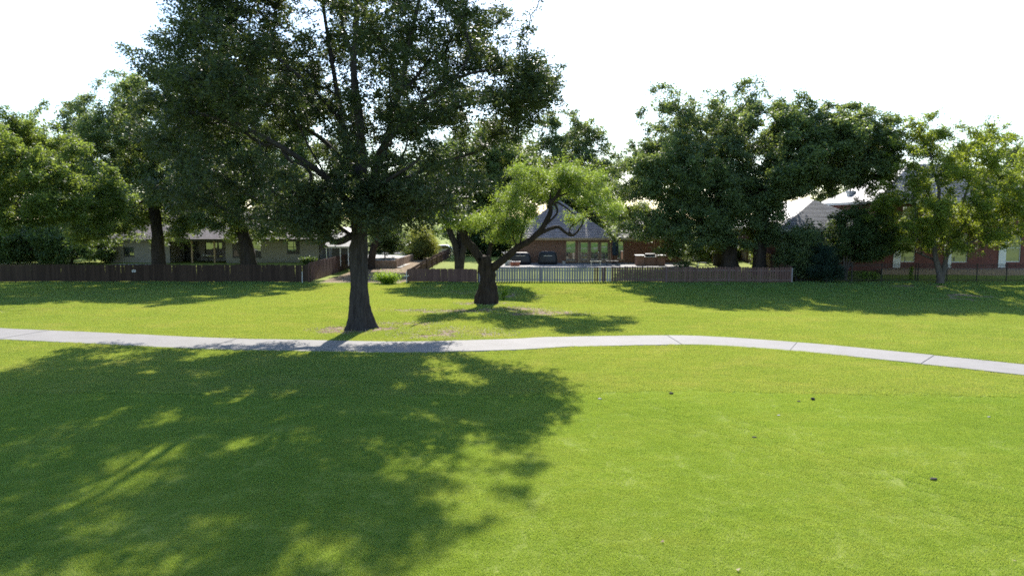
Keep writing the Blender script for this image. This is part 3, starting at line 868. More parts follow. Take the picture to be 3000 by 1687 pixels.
# left yard
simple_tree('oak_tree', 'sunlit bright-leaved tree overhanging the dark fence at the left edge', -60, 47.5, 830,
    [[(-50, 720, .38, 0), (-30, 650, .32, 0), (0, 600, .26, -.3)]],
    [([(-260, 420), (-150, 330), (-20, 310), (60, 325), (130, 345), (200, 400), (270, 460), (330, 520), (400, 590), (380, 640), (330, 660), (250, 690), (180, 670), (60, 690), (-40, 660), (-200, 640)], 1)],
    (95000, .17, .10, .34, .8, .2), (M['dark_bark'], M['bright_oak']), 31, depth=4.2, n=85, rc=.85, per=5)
simple_tree('oak_tree', 'dark thick-trunked oak in the white house yard, left trunk of two', 465, 62, 775,
    [[(464, 740, .52, 0), (462, 690, .46, 0), (455, 640, .42, 0), (450, 590, .36, 0)]],
    [([(150, 480), (210, 400), (260, 340), (330, 270), (420, 220), (520, 190), (620, 195), (680, 320), (690, 560), (660, 690), (540, 722), (440, 715), (330, 735), (250, 745), (190, 710), (160, 580)], 1)],
    (120000, .21, .125, .42, .6, .1), YO, 32, depth=5.0, n=110, rc=1.1, per=5)
simple_tree('oak_tree', 'dark leaning oak before the white house windows, right trunk of two', 728, 62.5, 775,
    [[(726, 750, .60, 0), (718, 710, .54, 0), (705, 670, .46, 0), (690, 630, .38, 0)]],
    [([(560, 500), (580, 330), (670, 215), (800, 195), (920, 230), (1000, 360), (1025, 560), (1010, 670), (930, 715), (830, 708), (730, 718), (640, 722), (580, 690)], 1)],
    (100000, .21, .125, .42, .6, .1), YO, 33, depth=4.5, n=90, rc=1.1, per=5)
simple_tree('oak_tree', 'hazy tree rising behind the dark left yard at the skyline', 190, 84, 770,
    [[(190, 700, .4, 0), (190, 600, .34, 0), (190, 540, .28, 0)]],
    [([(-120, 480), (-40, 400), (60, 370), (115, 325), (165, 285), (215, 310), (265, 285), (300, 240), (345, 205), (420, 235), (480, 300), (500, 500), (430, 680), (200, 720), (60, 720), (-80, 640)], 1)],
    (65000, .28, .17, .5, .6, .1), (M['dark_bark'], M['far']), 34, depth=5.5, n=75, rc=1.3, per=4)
# low dark shrubs along the back of the left yard
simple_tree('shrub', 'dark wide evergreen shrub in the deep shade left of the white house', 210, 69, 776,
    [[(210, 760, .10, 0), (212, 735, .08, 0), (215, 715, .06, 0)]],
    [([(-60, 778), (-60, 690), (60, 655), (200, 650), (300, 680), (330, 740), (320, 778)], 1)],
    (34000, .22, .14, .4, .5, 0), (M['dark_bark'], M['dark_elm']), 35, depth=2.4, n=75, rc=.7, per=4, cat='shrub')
# middle
simple_tree('oak_tree', 'dark slanting tree behind the big oak at the alley', 1085, 72, 772,
    [[(1090, 745, .34, 0), (1100, 710, .30, 0), (1110, 670, .26, 0), (1120, 630, .20, 0)]],
    [([(1060, 640), (1060, 560), (1120, 500), (1220, 500), (1280, 560), (1290, 630), (1220, 655), (1150, 640)], 1)],
    (30000, .19, .11, .36, .6, .1), YO, 41, depth=3.4, n=36, rc=.9, per=4)
simple_tree('oak_tree', 'dark three-stemmed tree behind the low fence beside the mesquite', 1345, 61, 780,
    [[(1340, 740, .30, 0), (1322, 690, .26, 0), (1305, 640, .22, .2), (1290, 590, .18, .3)], [(1348, 740, .26, .3), (1345, 680, .22, .5), (1345, 600, .17, .8)], [(1356, 740, .26, -.2), (1372, 680, .22, -.4), (1395, 610, .18, -.4), (1420, 550, .12, -.2)]],
    [([(1215, 580), (1235, 470), (1320, 390), (1440, 360), (1545, 390), (1575, 480), (1545, 580), (1470, 640), (1390, 665), (1290, 665), (1230, 650)], 1)],
    (75000, .20, .12, .40, .6, .1), YO, 42, depth=4.6, n=75, rc=1.0, per=5)
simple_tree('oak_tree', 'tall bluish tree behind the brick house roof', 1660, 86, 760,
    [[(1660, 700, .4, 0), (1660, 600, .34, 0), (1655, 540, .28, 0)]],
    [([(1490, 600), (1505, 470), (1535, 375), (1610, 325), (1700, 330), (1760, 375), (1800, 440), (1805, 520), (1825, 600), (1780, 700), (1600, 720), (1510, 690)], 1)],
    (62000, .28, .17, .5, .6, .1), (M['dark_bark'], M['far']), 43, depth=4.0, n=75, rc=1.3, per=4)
# right
simple_tree('oak_tree', 'dense dark tree with thick trunk behind the picket fence', 2135, 63.5, 785,
    [[(2136, 750, .66, 0), (2138, 715, .56, 0), (2130, 680, .46, 0), (2110, 630, .38, 0)]],
    [([(1780, 600), (1785, 520), (1830, 450), (1880, 395), (1950, 360), (2040, 390), (2120, 440), (2190, 480), (2240, 540), (2290, 620), (2310, 700), (2310, 812), (2205, 812), (2178, 740), (2112, 735), (2085, 800), (1990, 806), (1945, 765), (1900, 735), (1840, 715), (1775, 690)], 1)],
    (105000, .20, .115, .38, .6, .1), (M['dark_bark'], M['yard_oak']), 51, depth=5.0, n=105, rc=1.0, per=5)
simple_tree('oak_tree', 'tall ragged-topped oak rising behind the dense dark tree', 2110, 66.5, 770,
    [[(2110, 650, .5, 0), (2105, 540, .42, 0), (2090, 450, .34, 0)]],
    [([(1875, 440), (1885, 300), (1915, 255), (1985, 268), (2030, 290), (2085, 265), (2140, 290), (2185, 235), (2225, 235), (2255, 285), (2300, 310), (2330, 420), (2320, 560), (2250, 640), (2100, 660), (1950, 640), (1880, 560)], 1)],
    (70000, .25, .15, .48, .6, .1), (M['dark_bark'], M['far']), 52, depth=6.0, n=75, rc=1.2, per=5, front=.7)
simple_tree('oak_tree', 'broad oak spreading above the sunlit hip roof', 2225, 62.0, 780,
    [[(2228, 700, .5, 0), (2240, 620, .44, 0), (2265, 540, .38, 0), (2300, 490, .30, 0)]],
    [([(2180, 520), (2230, 400), (2260, 300), (2300, 280), (2360, 275), (2390, 320), (2440, 310), (2500, 310), (2550, 325), (2610, 355), (2650, 420), (2630, 510), (2560, 565), (2470, 570), (2380, 578), (2320, 600), (2270, 690), (2200, 680)], 1)],
    (84000, .23, .14, .44, .6, .1), (M['dark_bark'], M['yard_oak']), 53, depth=4.6, n=88, rc=1.1, per=5)
simple_tree('elm_tree', 'yellow-green forked tree outside the black iron fence', 2755, 56.5, 832,
    [[(2752, 800, .22, 0), (2742, 760, .19, 0), (2736, 700, .17, 0), (2735, 620, .14, -.3), (2745, 560, .12, -.3), (2730, 500, .09, -.2), (2725, 450, .06, 0)],
     [(2765, 800, .20, .1), (2778, 750, .17, .2), (2792, 700, .15, .3), (2830, 670, .12, .6), (2835, 600, .10, .6), (2850, 540, .08, .5), (2870, 480, .06, .5)]],
    [([(2555, 680), (2560, 600), (2590, 520), (2600, 430), (2640, 370), (2690, 340), (2740, 330), (2800, 345), (2850, 385), (2900, 345), (2950, 370), (2990, 430), (3040, 500), (3060, 600), (3050, 690), (2960, 725), (2880, 770), (2820, 735), (2720, 765), (2650, 750), (2575, 765)], 1)],
    (72000, .17, .10, .32, .6, .2), (M['grey_bark'], M['elm']), 54, depth=4.6, n=105, rc=.8, per=5, front=.8)
simple_tree('oak_tree', 'dark tree at the right edge with one drooping limb', 3025, 57.5, 820,
    [[(3020, 780, .24, 0), (3012, 740, .21, 0), (3010, 700, .19, 0), (3005, 640, .15, 0)]],
    [([(2900, 560), (2940, 470), (3040, 420), (3160, 440), (3230, 540), (3220, 640), (3120, 690), (3010, 670), (2930, 640)], 1)],
    (26000, .17, .10, .34, .6, .2), (M['dark_bark'], M['elm']), 55, depth=3.2, n=30, rc=.85, per=4)
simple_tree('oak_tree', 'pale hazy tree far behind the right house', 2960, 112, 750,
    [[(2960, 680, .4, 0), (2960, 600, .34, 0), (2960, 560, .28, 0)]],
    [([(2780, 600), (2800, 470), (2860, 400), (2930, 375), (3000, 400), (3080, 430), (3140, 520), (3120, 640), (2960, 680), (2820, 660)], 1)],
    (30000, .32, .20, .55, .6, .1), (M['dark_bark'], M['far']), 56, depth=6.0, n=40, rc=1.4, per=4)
simple_tree('crape_myrtle', 'small many-stemmed dark tree inside the iron fence', 2478, 59.6, 822,
    [[(2474, 790, .09, 0), (2472, 750, .08, 0), (2468, 710, .06, 0)], [(2484, 790, .07, .1), (2496, 745, .06, .1), (2512, 705, .05, 0)], [(2478, 780, .06, -.1), (2480, 740, .05, -.2), (2490, 700, .04, -.3)]],
    [([(2415, 740), (2430, 670), (2455, 620), (2510, 590), (2570, 600), (2620, 660), (2625, 750), (2560, 780), (2460, 770), (2405, 775)], 1)],
    (40000, .15, .085, .28, .6, .1), (M['grey_bark'], M['dark_elm']), 57, depth=2.2, n=64, rc=.6, per=4, cat='tree')
simple_tree('shrub', 'tall loose green shrub at the corner of the picket fence', 2345, 59.4, 824,
    [[(2345, 790, .06, 0), (2340, 740, .05, 0), (2345, 690, .04, 0)], [(2355, 780, .05, .1), (2372, 730, .04, .1), (2385, 680, .03, .1)]],
    [([(2290, 800), (2285, 720), (2295, 700), (2330, 655), (2385, 655), (2430, 690), (2450, 760), (2420, 815), (2330, 818)], 1)],
    (30000, .15, .085, .28, .6, .1), (M['grey_bark'], M['yard_oak']), 58, depth=1.8, n=56, rc=.55, per=4, cat='shrub')
simple_tree('shrub', 'dark blue-green drooping juniper before the iron fence', 2420, 57.6, 826,
    [[(2420, 800, .07, 0), (2416, 760, .06, 0), (2412, 730, .05, 0)]],
    [([(2350, 822), (2372, 770), (2390, 710), (2420, 690), (2445, 740), (2470, 790), (2480, 824)], 1)],
    (20000, .13, .04, .24, .4, .3), (M['dark_bark'], M['juniper']), 59, depth=1.1, n=36, rc=.4, per=4, cat='shrub')
simple_tree('shrub', 'dark shrub added to fill the shaded gap behind the striped umbrella', 2075, 74.5, 778,  # added foliage, covers the lit lawn so this gap stays dark
    [[(2075, 765, .08, 0), (2076, 745, .07, 0), (2078, 725, .05, 0)]],
    [([(2000, 778), (2005, 700), (2050, 670), (2110, 670), (2165, 690), (2180, 778)], 1)],
    (18000, .20, .12, .35, .5, 0), (M['dark_bark'], M['dark_elm']), 60, depth=1.4, n=44, rc=.6, per=4, cat='shrub')
simple_tree('shrub', 'dark bushes filling the far corner of the side yard behind the mesquite', 1400, 82, 762,
    [[(1400, 755, .08, 0), (1401, 735, .07, 0), (1402, 715, .05, 0)]],
    [([(1320, 765), (1325, 680), (1380, 640), (1460, 640), (1510, 680), (1515, 765)], 1)],
    (20000, .22, .13, .38, .5, 0), (M['dark_bark'], M['dark_elm']), 63, depth=1.6, n=46, rc=.7, per=4, cat='shrub')
simple_tree('oak_tree', 'dark tree filling the gap behind the sunlit hip roof', 2420, 90, 765,
    [[(2420, 700, .35, 0), (2420, 650, .3, 0), (2420, 600, .25, 0)]],
    [([(2220, 640), (2240, 500), (2330, 440), (2480, 430), (2580, 470), (2640, 560), (2620, 680), (2480, 720), (2300, 720)], 1)],
    (34000, .28, .17, .5, .6, .1), (M['dark_bark'], M['far']), 64, depth=3.5, n=46, rc=1.2, per=4)
# alley bushes
simple_tree('shrub', 'dark rounded glossy bush on a thin stem above the pale slab', 1130, 79, 768,
    [[(1128, 755, .06, 0), (1127, 740, .05, 0), (1128, 720, .05, 0)]],
    [([(1070, 740), (1075, 660), (1110, 630), (1160, 640), (1190, 680), (1192, 735), (1160, 750), (1100, 750)], 1)],
    (16000, .18, .11, .3, .6, .1), (M['dark_bark'], M['dark_elm']), 61, depth=2.0, n=34, rc=.6, per=4, cat='shrub')
simple_tree('shrub', 'big pale yellow-green feathery bush beside the alley', 1235, 88, 768,
    [[(1235, 755, .12, 0), (1236, 740, .10, 0), (1238, 715, .08, 0)]],
    [([(1185, 765), (1178, 710), (1190, 680), (1220, 660), (1255, 665), (1278, 700), (1280, 745), (1262, 768), (1215, 770)], 1)],
    (26000, .30, .045, .34, .2, -.4), (M['dark_bark'], M['palebush']), 62, depth=2.2, n=40, rc=.6, per=4, cat='shrub')
for i, (px, Y, w, h, lab) in enumerate([(330, 100, 200, 500, 'far dark tree behind the left end of the white house'), (560, 106, 190, 480, 'far tree above the porch of the white house'), (1130, 112, 230, 500, 'far shade tree across the street behind the feathery bush'), (1440, 92, 140, 470, 'tree added to shade the brick house side yard, hidden behind the three-stemmed tree'), (760, 110, 280, 460, 'far dark tree behind the white house roof'), (1850, 124, 140, 520, 'far tree behind the right wing of the brick house')]):  # the side yard tree is added to throw shade over that yard
    simple_tree('street_tree', lab, px, Y, 735,
        [[(px, 700, .35, 0), (px, 660, .3, 0), (px, 630, .25, 0)]],
        [([(px - w, 650), (px - w * .8, h - 20), (px - w * .3, h - 80), (px + w * .3, h - 90), (px + w * .8, h - 10), (px + w, 640), (px + w * .8, 735), (px, 738), (px - w * .8, 735)], 1)],
        (24000, .36, .22, .6, .6, .1), (M['dark_bark'], M['dark_elm']), 70 + i, depth=5, n=34, rc=1.5, per=4, group='trees across the street')

def plant(name, label, px, py, Y, w, h, n, L, W, mat, seed, up=.5, cat='plant', stems=9):
    """leafy clump: stems fan out of the ground, leaves along them"""
    rng = np.random.default_rng(seed); x = X(px, Y); base = Vector((x, Y, gzf(x, Y)))
    root = empty(name, base, label, cat)
    m = MB(); cs = []
    for k in range(stems):
        a = rng.random() * 6.283; r = w * (.25 + .75 * rng.random()) * .5; hh = h * (.6 + .4 * rng.random())
        pts = [Vector((math.cos(a) * r * t ** 1.3, math.sin(a) * r * .6 * t ** 1.3, -.03 + hh * (t - .12 * t * t))) for t in (0, .35, .7, 1)]
        m.rings(pts, [.008, .007, .005, .003], 4)
        t = rng.random(n // stems) ** .7
        q = np.stack([math.cos(a) * r * t ** 1.3, math.sin(a) * r * .6 * t ** 1.3, hh * (t - .12 * t * t)], 1)
        cs.append(q + rng.normal(size=q.shape) * np.array([.07, .07, .06]) * max(.5, w))
    m.build('stem', M['grey_bark'], root)
    c = np.concatenate(cs); c[:, 2] = np.maximum(c[:, 2], .03)
    link('foliage', leaf_mesh('foliage', c, L, W, mat, rng, up), root)
plant('weed_clump', 'bright green weed clump at the mouth of the alley', 1135, 845, 56.6, 2.6, .85, 9000, .10, .05, M['weed'], 80, stems=60)
plant('sapling', 'bright sprouting shoots beside the mesquite trunk', 1475, 830, 45.5, 1.2, 1.35, 500, .10, .06, M['weed'], 81, stems=7)
plant('leafy_plant', 'bright leafy plant on the iron fence, left of the second post', 2535, 822, 58.6, 1.0, 1.0, 900, .13, .08, M['weed'], 82)
plant('leafy_plant', 'pale leafy plant just left of the iron fence gate post', 2568, 822, 58.9, .9, .8, 700, .13, .08, M['weed'], 83)
plant('leafy_plant', 'leafy spray hanging over the iron fence by its tall post', 2672, 822, 58.5, .8, 1.5, 420, .12, .07, M['weed'], 84, stems=4)
plant('leafy_plant', 'small bright plant at the foot of the myrtle stems', 2450, 822, 59.0, .8, 1.2, 500, .12, .07, M['weed'], 85)
plant('low_shrub', 'dark low mound of ground cover against the white brick wall', 903, 782, 67.5, 1.8, .8, 3500, .14, .08, M['dark_elm'], 86, stems=30, cat='shrub')
plant('potted_grass', 'wispy brown grass standing in the pale glazed pot', 1487, 770, 66.0, .5, .55, 160, .16, .02, M['litter'], 87, stems=8)

# ------------------------------------------------------------------ houses
def wall_holes(m, x0, x1, z0, z1, y, t, holes):
    """wall facing -y with openings (x0,x1,z0,z1), thickness t"""
    xs = sorted({x0, x1, *[h[0] for h in holes], *[h[1] for h in holes]}); zs = sorted({z0, z1, *[h[2] for h in holes], *[h[3] for h in holes]})
    for a, b in zip(xs, xs[1:]):
        for c, d in zip(zs, zs[1:]):
            mx, mz = (a + b) / 2, (c + d) / 2
            if any(h[0] < mx < h[1] and h[2] < mz < h[3] for h in holes): continue
            m.poly([(a, y, c), (b, y, c), (b, y, d), (a, y, d)]); m.poly([(b, y + t, c), (a, y + t, c), (a, y + t, d), (b, y + t, d)])
    for (a, b, c, d) in holes:
        m.poly([(a, y, c), (a, y + t, c), (a, y + t, d), (a, y, d)]); m.poly([(b, y + t, c), (b, y, c), (b, y, d), (b, y + t, d)])
        m.poly([(a, y, d), (a, y + t, d), (b, y + t, d), (b, y, d)]); m.poly([(a, y + t, c), (a, y, c), (b, y, c), (b, y + t, c)])
    return m
def window(parent, org, h, y, mat_f, glass, fw=.06, mullions=0, rail=True, sill=True, name='window', trans=False):
    """window filling the opening h of a wall whose face is at y: frame part with panes and a sill as sub-parts"""
    a, b, c, d = h; yy = y + .09
    m = MB(org)
    m.box(a + .002, a + fw, yy, yy + .07, c + .002, d - .002).box(b - fw, b - .002, yy, yy + .07, c + .002, d - .002)
    m.box(a + fw, b - fw, yy + .001, yy + .069, d - fw, d - .003).box(a + fw, b - fw, yy + .001, yy + .069, c + .003, c + fw)
    xs = [a + fw] + [a + fw + (b - a - 2 * fw) * (k + 1) / (mullions + 1) for k in range(mullions)] + [b - fw]
    for k in range(mullions): m.box(xs[k + 1] - .025, xs[k + 1] + .025, yy + .004, yy + .066, c + fw, d - fw)
    zs = [c + fw, (c + d) / 2 if rail else None, d - fw]; zs = [z for z in zs if z is not None]
    if rail: m.box(a + fw, b - fw, yy + .008, yy + .062, zs[1] - .025, zs[1] + .025)
    f = m.build(name, mat_f, parent)
    for i in range(len(xs) - 1):
        for j in range(len(zs) - 1):
            g = MB(org); g.box(xs[i] - .01, xs[i + 1] + .01, yy + .03, yy + .042, zs[j] - .01, zs[j + 1] + .01); g.build('pane', glass, f)
    if sill:
        s = MB(org); s.box(a - .06, b + .06, y - .05, y + .088, c - .07, c - .004); s.build('sill', mat_f, f)
    return f
def courses(m, e0, e1, t0, t1, row=.24, lift=.035):
    """one roof plane from the eave edge e0-e1 to the top edge t0-t1, laid in stepped courses"""
    e0, e1, t0, t1 = map(Vector, (e0, e1, t0, t1))
    nrm = (e1 - e0).cross((t0 + t1) / 2 - e0).normalized()
    if nrm.z < 0: nrm = -nrm
    n = max(3, int((((t0 + t1) / 2) - ((e0 + e1) / 2)).length / row))
    for k in range(n):
        a, b = k / n, (k + 1) / n
        A, B = e0.lerp(t0, a), e1.lerp(t1, a); C, D = e1.lerp(t1, b), e0.lerp(t0, b)
        m.poly([A + nrm * lift, B + nrm * lift, C, D]); m.poly([A, B, B + nrm * lift, A + nrm * lift])
def hip_roof(parent, org, x0, x1, y0, y1, ze, rise, mat, name='roof', fascia=None, row=.24, ridge=None):
    """hip roof; ridge along y if deeper than wide, else along x"""
    w, d = x1 - x0, y1 - y0; m = MB(org)
    if d >= w:
        k = w / 2; A, B = Vector(((x0 + x1) / 2, y0 + k, ze + rise)), Vector(((x0 + x1) / 2, y1 - k, ze + rise))
        courses(m, (x0, y0, ze), (x1, y0, ze), A, A, row); courses(m, (x1, y1, ze), (x0, y1, ze), B, B, row)
        courses(m, (x0, y1, ze), (x0, y0, ze), B, A, row); courses(m, (x1, y0, ze), (x1, y1, ze), A, B, row)
    else:
        k = d / 2; A, B = Vector((x0 + k, (y0 + y1) / 2, ze + rise)), Vector((x1 - k, (y0 + y1) / 2, ze + rise))
        courses(m, (x0, y0, ze), (x1, y0, ze), A, B, row); courses(m, (x1, y1, ze), (x0, y1, ze), B, A, row)
        courses(m, (x0, y1, ze), (x0, y0, ze), A, A, row); courses(m, (x1, y0, ze), (x1, y1, ze), B, B, row)
    r = m.build(name, mat, parent)
    if fascia:
        f = MB(org); q = .03
        f.box(x0 + .01, x1 - .01, y0, y0 + q, ze - .20, ze + .005).box(x0 + .01, x1 - .01, y1 - q, y1, ze - .20, ze + .005)
        f.box(x0, x0 + q, y0 + q, y1 - q, ze - .20, ze + .004).box(x1 - q, x1, y0 + q, y1 - q, ze - .20, ze + .004)
        f.box(x0 + q, x1 - q, y0 + q, y1 - q, ze - .17, ze - .14)
        f.build('fascia', fascia, r)
    return r

def white_house():
    Y = 70.5; zb = .28; ze = Z(700, Y)
    x0, xa, xb, x1 = X(318, Y), X(496, Y), X(660, Y), X(934, Y); org = (X(640, Y), Y, zb); D = 10.5
    r = empty('brick_house', org, 'low white-painted brick house behind the dark board fence', 'house')
    h1 = (X(360, Y), X(391, Y), Z(750, Y), Z(724, Y)); h0 = (X(420, Y), X(446, Y), Z(750, Y), Z(728, Y))
    w = MB(org); wall_holes(w, x0, xa, zb - .3, ze - .16, Y, .2, [h1]); w.box(x0, x0 + .2, Y + .2, Y + D, zb - .3, ze - .16); w.box(xa - .2, xa, Y + .2, Y + 3.2, zb - .3, ze - .16)
    h2 = (X(680, Y), X(764, Y), Z(753, Y), Z(706, Y)); h3 = (X(840, Y), X(877, Y), Z(742, Y), Z(706, Y))
    wall_holes(w, xb, x1, zb - .3, ze - .16, Y, .2, [h2, h3]); w.box(x1 - .2, x1, Y + .2, Y + D, zb - .3, ze - .16); w.box(xb, xb + .2, Y + .2, Y + 3.2, zb - .3, ze - .16)
    d1 = (X(520, Y + 3.2), X(580, Y + 3.2), zb - .05, zb + 2.05); d2 = (X(600, Y + 3.2), X(650, Y + 3.2), zb + .5, zb + 2.0)
    wall_holes(w, xa - .2, xb + .2, zb - .3, ze - .16, Y + 3.2, .2, [d1, d2]); w.box(x0, x1, Y + D, Y + D + .2, zb - .3, ze - .16)
    w.build('wall', M['white_brick'], r)
    window(r, org, h1, Y, M['black_frame'], M['glass'], mullions=1)
    window(r, org, h2, Y, M['black_frame'], M['glass'], mullions=2)
    window(r, org, h3, Y, M['black_frame'], M['glass'], mullions=1)
    window(r, org, d1, Y + 3.2, M['black_frame'], M['glass'], mullions=1, rail=False, sill=False, name='sliding_door')
    window(r, org, d2, Y + 3.2, M['black_frame'], M['glass'], mullions=1)
    for px in (561, 627):
        MB(org).box(X(px, Y + .15) - .07, X(px, Y + .15) + .07, Y + .1, Y + .24, zb - .1, ze - .15).build('porch_post', M['tan'], r)
    MB(org).box(xa, xb, Y - .1, Y + 3.2, zb - .3, zb + .06).build('porch_floor', M['slab'], r)
    hip_roof(r, org, x0 - .6, x1 + .6, Y - .6, Y + D + .6, ze, 2.7, M['shingle'], fascia=M['black_frame'])
white_house()

def brick_house():
    Y = 70.0; zb = .40; ze = Z(697, Y); org = (X(1655, Y), Y, zb)
    r = empty('brick_house', org, 'tan-red brick house with steep shingled hip roof behind the pickets', 'house')
    x0, x1 = X(1512, Y), X(1796, Y); x2 = X(2006, Y + .8)
    hw = (X(1658, Y), X(1687, Y), Z(765, Y), Z(705.5, Y)); hd = (X(1697, Y), X(1787, Y), zb + .04, Z(706.5, Y))
    w = MB(org); wall_holes(w, x0, x1, zb - .3, ze - .16, Y, .2, [hw, hd]); w.box(x0, x0 + .2, Y + .2, Y + 10, zb - .3, ze - .16)
    hr = (X(1808, Y + .8), X(1828, Y + .8), Z(762, Y), Z(707, Y))
    wall_holes(w, x1, x2, zb - .3, ze - .16, Y + .8, .2, [hr]); w.box(x2 - .2, x2, Y + 1.0, Y + 10, zb - .3, ze - .16); w.box(x1 - .2, x1, Y + .2, Y + .8, zb - .3, ze - .16)
    w.box(x0, x2, Y + 10, Y + 10.2, zb - .3, ze - .16)
    w.build('wall', M['brick'], r)
    window(r, org, hw, Y, M['tan'], M['glass'])
    window(r, org, hr, Y + .8, M['tan'], M['glass'])
    a, b, c, d = hd
    for p in (a - .1, b): MB(org).box(p, p + .1, Y - .03, Y + .1, c, d).build('door_jamb', M['tan'], r)
    for k in range(3):
        p, q = a + (b - a) * k / 3 + .015, a + (b - a) * (k + 1) / 3 - .015; yy = Y + .08; s = .16
        f = MB(org).box(p, p + s, yy, yy + .06, c, d - .01).box(q - s, q, yy, yy + .06, c, d - .01).box(p + s, q - s, yy + .001, yy + .059, d - .15, d - .012).box(p + s, q - s, yy + .001, yy + .059, c + .002, c + .26).build('french_door', M['brown_frame'], r)
        MB(org).box(p + s - .01, q - s + .01, yy + .02, yy + .035, c + .25, d - .14).build('pane', M['glass'], f)
        if k == 1: MB(org).box(q - .10, q - .06, yy - .05, yy - .005, c + .95, c + 1.07).build('door_handle', M['steel'], f)
    hip_roof(r, org, x0 - .6, x1 + .25, Y - .6, Y + 11.2, ze, Z(588, Y + 4.6) - ze, M['shingle'], fascia=M['tan'])
    hip_roof(r, org, x1 + .28, x2 + .6, Y + .15, Y + 9.6, ze + .02, 2.3, M['shingle'], fascia=M['cream'])
    MB(org).box(X(1922, Y) - .05, X(1922, Y) + .05, Y + .70, Y + .795, zb, ze - .2).build('downspout', M['tan'], r)
brick_house()
PATIO_Z = .44
o = MB().box(X(1415, 67), X(2010, 67), 63.6, 70.0, PATIO_Z - .5, PATIO_Z).build('patio', M['patio']); o['kind'] = 'structure'

def right_house():
    Y = 63.6; zb = .30; org = (X(2700, Y), Y, zb)
    r = empty('brick_house', org, 'two-storey dark red brick house behind the black iron fence', 'house')
    ze = 3.75; ya = 62.4
    a0, a1 = X(2300, ya), X(2590, ya)
    hA = (X(2440, ya), X(2508, ya), zb + .75, zb + 1.75)
    w = MB(org); wall_holes(w, a0, a1, zb - .4, ze - .2, ya, .2, [hA]); w.box(a0, a0 + .2, ya + .2, ya + 16, zb - .4, ze - .2); w.box(a1 - .2, a1, ya + .2, Y, zb - .4, ze - .2)
    b0, b1 = a1, X(3075, Y); zE = Z(590, Y)
    hs = [(X(2641, Y), X(2684, Y), Z(768, Y), Z(690, Y)), (X(2790, Y), X(2838, Y), Z(769, Y), Z(686, Y)), (X(2950, Y), X(2994, Y), Z(768, Y), Z(684, Y))]
    up = [(h[0], h[1], 4.6, 5.7) for h in hs]
    wall_holes(w, b0, b1, zb - .4, zE - .2, Y, .2, hs + up)
    w.box(b0, b0 + .2, Y + .2, Y + 11, zb - .4, zE - .2); w.box(b1 - .2, b1, Y + .2, Y + 11, zb - .4, zE - .2); w.box(b0, b1, Y + 11, Y + 11.2, zb - .4, zE - .2)
    w.build('wall', M['red_brick'], r)
    for h in hs:
        window(r, org, h, Y, M['white'], M['glass_clear'], rail=(h is hs[2]), fw=.07, sill=False)
        MB(org).box(h[0] - .66, h[0] - .03, Y - .07, Y - .005, zb + .1, h[3] + .1).build('white_panel', M['white'], r)
    for h in up: window(r, org, h, Y, M['white'], M['glass'])
    window(r, org, hA, ya, M['white'], M['glass_clear'], mullions=1, rail=False)
    hip_roof(r, org, b0 - .5, b1 + .5, Y - .5, Y + 11.7, zE, 3.6, M['shingle_grey'], fascia=M['white'])
    rf = hip_roof(r, org, X(2282, 62), X(2606, 62), 61.8, 79, ze, Z(586, 66.5) - ze, M['shingle_grey'], fascia=M['cream'])
    cx = X(2487, 70.5)
    m = MB(org); m.box(cx - .28, cx + .28, 70.2, 70.8, 5.0, Z(566, 70.5)); m.box(cx - .34, cx + .34, 70.14, 70.86, Z(566, 70.5), Z(560, 70.5)); m.build('chimney', M['white'], rf)
    MB(org).box(X(2560, 63), X(3075, 63), 61.3, Y, zb - .45, zb + .06).build('terrace', M['wall_tan'], r)
right_house()

def patio_cover():
    Y = 68.0; x0, x1 = X(950, Y), X(1022, Y); zf, zbk = Z(722, Y), Z(700, Y) + .15; g = gzf(x0, Y)
    r = empty('patio_cover', ((x0 + x1) / 2, Y, g), 'pale awning with scalloped front edge on thin posts beside the white house', 'awning'); org = r.location
    m = MB(org); n = 16
    for k in range(n):
        a, b = x0 + (x1 - x0) * k / n, x0 + (x1 - x0) * (k + 1) / n
        m.prism([(a, Y, zf), (b, Y, zf), (b, Y + 2.6, zbk + .4), (a, Y + 2.6, zbk + .4)], (0, 0, -.03 - .012 * (k % 2)))
        m.prism([(a, Y, zf - .04), (b, Y, zf - .04), (b - (b - a) * .2, Y, zf - .16), (a + (b - a) * .2, Y, zf - .16)], (0, .02, 0))
    m.build('canopy', M['awning'], r)
    for x in (x0 + .15, (x0 + x1) / 2 + .3, x1 - .1): MB(org).box(x - .035, x + .035, Y + .06, Y + .13, g - .1, zf - .03).build('post', M['white'], r)
    MB(org).box(x0 + .05, x1, Y + 2.6, Y + 2.7, g - .1, zbk + .42).build('shade_sheet', M['black_frame'], r)  # near-black sheet standing in for the shade beneath the canopy
patio_cover()
